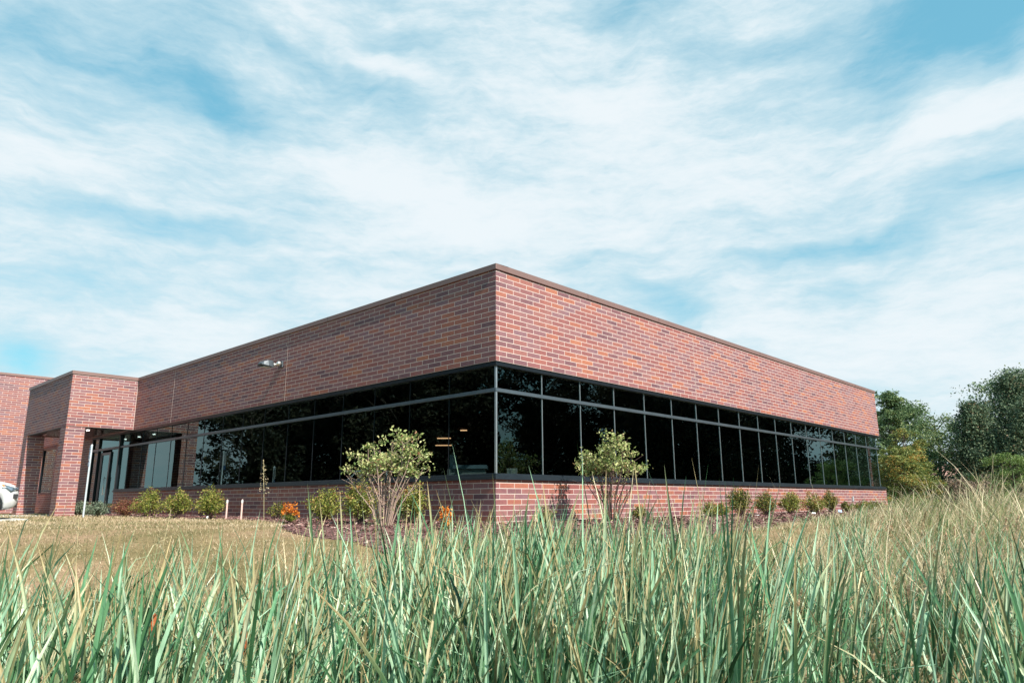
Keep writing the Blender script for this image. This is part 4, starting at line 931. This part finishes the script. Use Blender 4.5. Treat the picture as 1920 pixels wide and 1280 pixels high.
# ------------------------------------------------------------------ reeds and tall grass in front
def wedge(n, d0, d1, a0, a1, pw=1.0):
    d = d0 + (d1 - d0) * rng.random(n) ** pw; a = R(a0) + (R(a1) - R(a0)) * rng.random(n)
    return d * np.sin(a), d * np.cos(a), d, np.degrees(a)
def reed_set(n, d0, d1, a0, a1, hm, hs, pw=1.0, wmin=.008, wmax=.025, lean=1.9, clump=0):
    x, y, d, a = wedge(n, d0, d1, a0, a1, pw)
    if clump:
        m_ = max(1, n // clump); cx_, cy_, dd_, aa_ = wedge(m_, d0, d1, a0, a1, pw); k = rng.integers(0, m_, n)
        sg = .035 + .028 * np.sqrt(clump)
        x = cx_[k] + rng.normal(size=n) * sg * .45; y = cy_[k] + rng.normal(size=n) * sg * .45
        ch = (rng.normal(size=m_) * hs * .8)[k]; cl_ = (rng.random(m_) * 6.283)[k]; cn = rng.random(m_)[k]
    z = ground_z(x, y) - .05
    if not clump: ch, cl_, cn = 0, lean, .5
    L = np.clip(hm + ch + hs * .75 * rng.normal(size=n) - z - .03 * np.clip(3.6 - d, 0, 1) * 5, .35, 2.3)      # hm: height of the leaf tips against eye level
    az = np.where(rng.random(n) < .35, lean + .8 * rng.normal(size=n), np.where(rng.random(n) < .6, cl_ + .6 * rng.normal(size=n), rng.random(n) * 6.283))
    t0 = np.abs(.06 + .09 * rng.normal(size=n)); droop = rng.random(n)
    t1 = np.where(droop < .68, .12 + .35 * rng.random(n), np.where(droop < .93, .5 + 1.0 * rng.random(n), 1.7 + 1.0 * rng.random(n)))
    pwv = np.where(droop < .93, 1.8 + 1.5 * rng.random(n), 4.5 + 4 * rng.random(n))
    wd = wmin + (wmax - wmin) * rng.random(n)
    face = rng.normal(size=n) * 1.3 + .1; wd = wd * np.clip(d / 3.6, .7, 1.0)
    return blades(x, y, z, L, wd, az, t0, t1, pwv, face, S=9, rnd=np.clip(.7 * rng.random(n) + .3 * cn, 0, 1), fold=.45)
sets = [
    reed_set(3400, 2.5, 5.2, -50, -8, -.38, .15, 1.1, clump=16),
    reed_set(5400, 2.5, 6.8, -9.5, 16, -.29, .16, 1.1, clump=16),
    reed_set(2900, 2.5, 6.0, 12, 48, -.38, .15, 1.1, clump=14),
    reed_set(600, 6.2, 8.4, -8, 15, -.50, .13, 1.0, wmin=.006, wmax=.014, clump=12),
    reed_set(700, 5.5, 11.5, 22, 52, -.30, .15, 1.0, wmin=.007, wmax=.014, clump=16),
]
# single tall leaves that stand out before the facade
tall = [(.37, 4.0, 1.95, .02, .026), (.47, 4.0, 1.86, .05, .022), (.30, 4.1, 1.70, -.12, .018), (1.03, 4.0, 1.60, .0, .018), (-.62, 5.0, 1.75, -.03, .022), (-.50, 5.0, 1.76, -.10, .022),
        (-.05, 4.2, 1.55, -.15, .02), (.75, 4.2, 1.55, .10, .018), (1.55, 4.4, 1.55, -.22, .018), (2.2, 4.6, 1.45, .12, .016), (-1.0, 4.6, 1.5, .35, .016), (.62, 3.6, 1.62, .05, .022), (-.85, 4.9, 1.52, .25, .015), (1.9, 4.4, 1.45, .05, .018), (2.6, 4.2, 1.40, .02, .022), (.2, 4.6, 1.58, .3, .014)]
t_ = np.array(tall); n = len(t_)
sets.append(blades(t_[:, 0] - np.sin(t_[:, 3]) * 1.0, t_[:, 1], ground_z(t_[:, 0], t_[:, 1]) - .05, t_[:, 2] + .02, t_[:, 4], np.full(n, 1.57), t_[:, 3], t_[:, 3] * .3, np.full(n, 2.0), rng.normal(size=n) * .25, S=10, rnd=.4 + .4 * rng.random(n), fold=.4))
V, Fc, rn, tp = join(sets)
o = fast_mesh('cattail_reeds', V, Fc, M['reed'], rnd=rn, tip=tp); tag(o, 'dense stand of grey-green cattail leaves filling the foreground', 'reeds', kind='stuff')

def grass_set(n, d0, d1, a0, a1, hm, hs, pw=1.0, wmin=.003, wmax=.008, lean=1.7, clump=14, lo=0, hi=1):
    m_ = max(1, n // clump); cx_, cy_, dd_, aa_ = wedge(m_, d0, d1, a0, a1, pw); k = rng.integers(0, m_, n)
    x = cx_[k] + rng.normal(size=n) * .09; y = cy_[k] + rng.normal(size=n) * .09
    z = ground_z(x, y) - .03; az_ = np.degrees(np.arctan2(x, y))
    hmm = hm if hm > 0 else .10 + .56 * sstep((az_ - 20) / 14.0)
    L = np.clip(hmm + hs * rng.normal(size=n) * (1 if hm > 0 else hmm / .6), .10, 1.8) 
    az = np.where(rng.random(n) < .5, lean + .9 * rng.normal(size=n), rng.random(n) * 6.283)
    hf = (.75 + .5 * rng.random(m_))[k]; L = L * hf
    tone = (lo + (hi - lo) * rng.random(m_))[k] * .55 + .45 * (lo + (hi - lo) * rng.random(n))
    return blades(x, y, z, L, wmin + (wmax - wmin) * rng.random(n), az, .08 + .3 * rng.random(n), .3 + 1.1 * rng.random(n), 1.2 + rng.random(n), rng.random(n) * 6.28, S=4, rnd=np.clip(tone, 0, 1))
sets = [
    grass_set(15000, 2.3, 6.0, -42, -8, .50, .2, 1.0, hi=.8, clump=20),
    grass_set(12000, 2.3, 7.0, -10, 15, .55, .2, 1.0, hi=.75, clump=20),
    grass_set(22000, 2.4, 7.5, 12, 52, .76, .20, .9, hi=1.12, clump=26),
    grass_set(26000, 7.0, 17.0, 15, 56, 0, .22, .9, .004, .011, hi=1.35, lo=.3, clump=30),
    grass_set(9000, 3.6, 9.0, 19, 45, .80, .22, 1.0, .003, .007, hi=1.35, lo=.62, clump=34),
    grass_set(5000, 7.0, 10.5, -6, 20, .32, .15, 1.0, .004, .009, lo=.2),
]
V, Fc, rn, tp = join(sets)
o = fast_mesh('meadow_grass', V, Fc, M['grassg'], rnd=rn, tip=tp); tag(o, 'rough green and tan meadow grass growing between the cattails and to the right', 'grass', kind='stuff')

# seed heads
def panicle(base, h, lean_az, lean, size, g_, n=70):
    """one flowering stem: points of a curved stem and leaf-like spikelets towards its top"""
    size = min(size, .55 * h); P = []
    x, y, z = base; S = 8; px, py, pz = x, y, z
    for i in range(S + 1):
        P.append(Vector((px, py, pz))); th = lean * (i / S) ** 1.2; px += math.sin(th) * math.sin(lean_az) * h / S; py += math.sin(th) * math.cos(lean_az) * h / S; pz += math.cos(th) * h / S
    t = g_.random(n); C = []
    top = P[-1]; 
    for q in t:
        f = 1 - q * size / h; i = min(S - 1, int(f * S)); c = P[i].lerp(P[i + 1], f * S - i)
        rr = .042 * q * (.3 + .7 * g_.random()) * size / .22
        a = g_.random() * 6.283; c = c + Vector((rr * math.cos(a), rr * math.sin(a), rr * .8)); C.append(tuple(c))
    return P, np.array(C)
def seed_thing(x, y, h, lean_az, lean, label, seed, size=.24, n=120, name='seeding_grass', cat='grass stem', group=None):
    g_ = np.random.default_rng(seed); z = float(ground_z(x, y)); s = root(name, (x, y, z), label, cat, group)
    P, C = panicle((0, 0, 0), h, lean_az, lean, size, g_, n)
    mb = MB(); mb.tube(P, [.0035 - .0022 * i / 8 for i in range(9)], 5); mb.build('stem', M['stemstraw'], s, local=True)
    # drooping spikelets joined by short side twigs
    d = g_.normal(size=(n, 3)) * .35 + (math.sin(lean_az) * .6, math.cos(lean_az) * .6, .9); d /= np.linalg.norm(d, axis=1)[:, None]
    e = np.cross(d, g_.normal(size=(n, 3))); e /= np.linalg.norm(e, axis=1)[:, None]; sz = (.008 + .007 * g_.random(n))[:, None]
    V = np.stack([C - d * sz * .5, C + e * sz * .22, C + d * sz * .6, C - e * sz * .22], 1).reshape(-1, 3)
    fast_mesh('seed_head', V, np.arange(4 * n).reshape(n, 4), M['straw'], s, rnd=np.repeat(g_.random(n), 4), smooth=False)
M['stemstraw'] = plain('straw_stem', (.40, .33, .18), .7)
SG = 'flowering grass stems over the reeds'
heads = [(-1.50, 4.5, 1.90, -1.2, .12, 'tallest seeding grass stem, before the stakes on the left'), (-1.62, 4.2, 1.48, -1.9, .55, 'bent seeding grass stem leaning left before the orange flowers'),
         (-1.98, 4.0, 1.60, 1.5, .14, 'seeding grass stem before the second yellow-green shrub'), (-2.52, 4.3, 1.56, -1.4, .10, 'seeding grass stem beside the parking sign post'),
         (-2.36, 4.3, 1.55, 1.5, .22, 'seeding grass stem leaning right near the parking sign post'), (-.78, 4.8, 1.50, 1.2, .25, 'seeding grass stem before the multi-stemmed bush on the left'),
         (-.95, 4.4, 1.38, -1.2, .2, 'pale seeding grass stem left of the multi-stemmed bush'), (2.95, 4.3, 1.45, 1.4, .2, 'seeding grass stem before the far right hedge'),
         (3.35, 4.6, 1.55, -1.3, .15, 'rust seeding grass stem before the dark pines'), (3.6, 4.7, 1.5, 1.4, .2, 'seeding grass stem nearest the bright light green tree'),
         (2.2, 4.2, 1.28, -1.3, .3, 'short seeding grass stem before the round shrubs'), (-1.5, 3.6, 1.22, 1.4, .2, 'seeding grass stem over the left reeds below the lawn')]
for i, (x, y, h, la, ln, lb) in enumerate(heads): seed_thing(x, y, h, la, ln, lb, 200 + i, .26, 80, group=SG)
# uncounted smaller heads
g_ = np.random.default_rng(5); Vs, Rs = [], []; n0 = 0; stems = MB()
for i in range(620):
    if i < 150: d, a = 3.0 + 3 * g_.random(), R(-38 + 48 * g_.random())
    else: d, a = 3.2 + 8 * g_.random() ** 1.5, R(9 + 33 * g_.random())
    x, y = d * math.sin(a), d * math.cos(a); z = float(ground_z(x, y)); h = (.98 + .12 * g_.normal()) if i >= 150 else 1.02 + .1 * g_.normal()
    if d > 6.5: h = .25 + .55 * float(sstep((math.degrees(a) - 19) / 15.0)) + .08 * g_.normal()
    P, C = panicle((x, y, z), h, 1.5 + g_.normal() * .9, .2 + .4 * g_.random(), .16 + .1 * g_.random(), g_, 46)
    stems.tube(P[::2], [.0025, .002, .0018, .0015, .001], 3, cap=False)
    n = len(C); dd = g_.normal(size=(n, 3)) * .5 + (.3, 0, .9); dd /= np.linalg.norm(dd, axis=1)[:, None]; e = np.cross(dd, g_.normal(size=(n, 3))); e /= np.linalg.norm(e, axis=1)[:, None]
    sz = (.018 + .012 * g_.random(n))[:, None] * (1 + d / 16)
    Vs.append(np.stack([C - dd * sz * .5, C + e * sz * .2, C + dd * sz * .6, C - e * sz * .2], 1).reshape(-1, 3)); Rs.append(np.repeat(np.clip(g_.random() * .6 + .4 * g_.random(n), 0, 1), 4))
V = np.concatenate(Vs); Rr = np.concatenate(Rs)
o = fast_mesh('grass_seed_heads', V, np.arange(len(V)).reshape(-1, 4), M['straw'], rnd=Rr, smooth=False); tag(o, 'tan seed heads scattered over the meadow grass', 'seed heads', kind='stuff')
o = stems.build('seed_stems', M['stemstraw']); tag(o, 'thin tan stems under the scattered seed heads', 'seed heads', kind='stuff')

def spike(x, y, z0, label):
    g0 = float(ground_z(x, y)); s = root('cattail', (x, y, g0), label, 'cattail', 'ripe cattail spikes in the reeds')
    h = z0 - g0; mb = MB(); mb.tube([(0, 0, 0), (.01, 0, h * .5), (0, 0, h)], [.005, .0045, .004], 6); mb.build('stem', M['stemstraw'], s, local=True)
    mb = MB(); mb.tube([(0, 0, h), (0, 0, h + .006), (0, 0, h + .045), (0, 0, h + .085), (0, 0, h + .092)], [.004, .0105, .0125, .011, .004], 12); mb.build('brown_spike', M['cattail'], s, local=True)
    mb = MB(); mb.tube([(0, 0, h + .092), (0, 0, h + .14)], [.003, .001], 5); mb.build('tip', M['stemstraw'], s, local=True)
spike(-.94, 2.62, -.525, 'rust brown cattail spike low in the reeds, right one of the two')
spike(-1.28, 2.66, -.475, 'rust brown cattail spike low in the reeds, left one of the two')
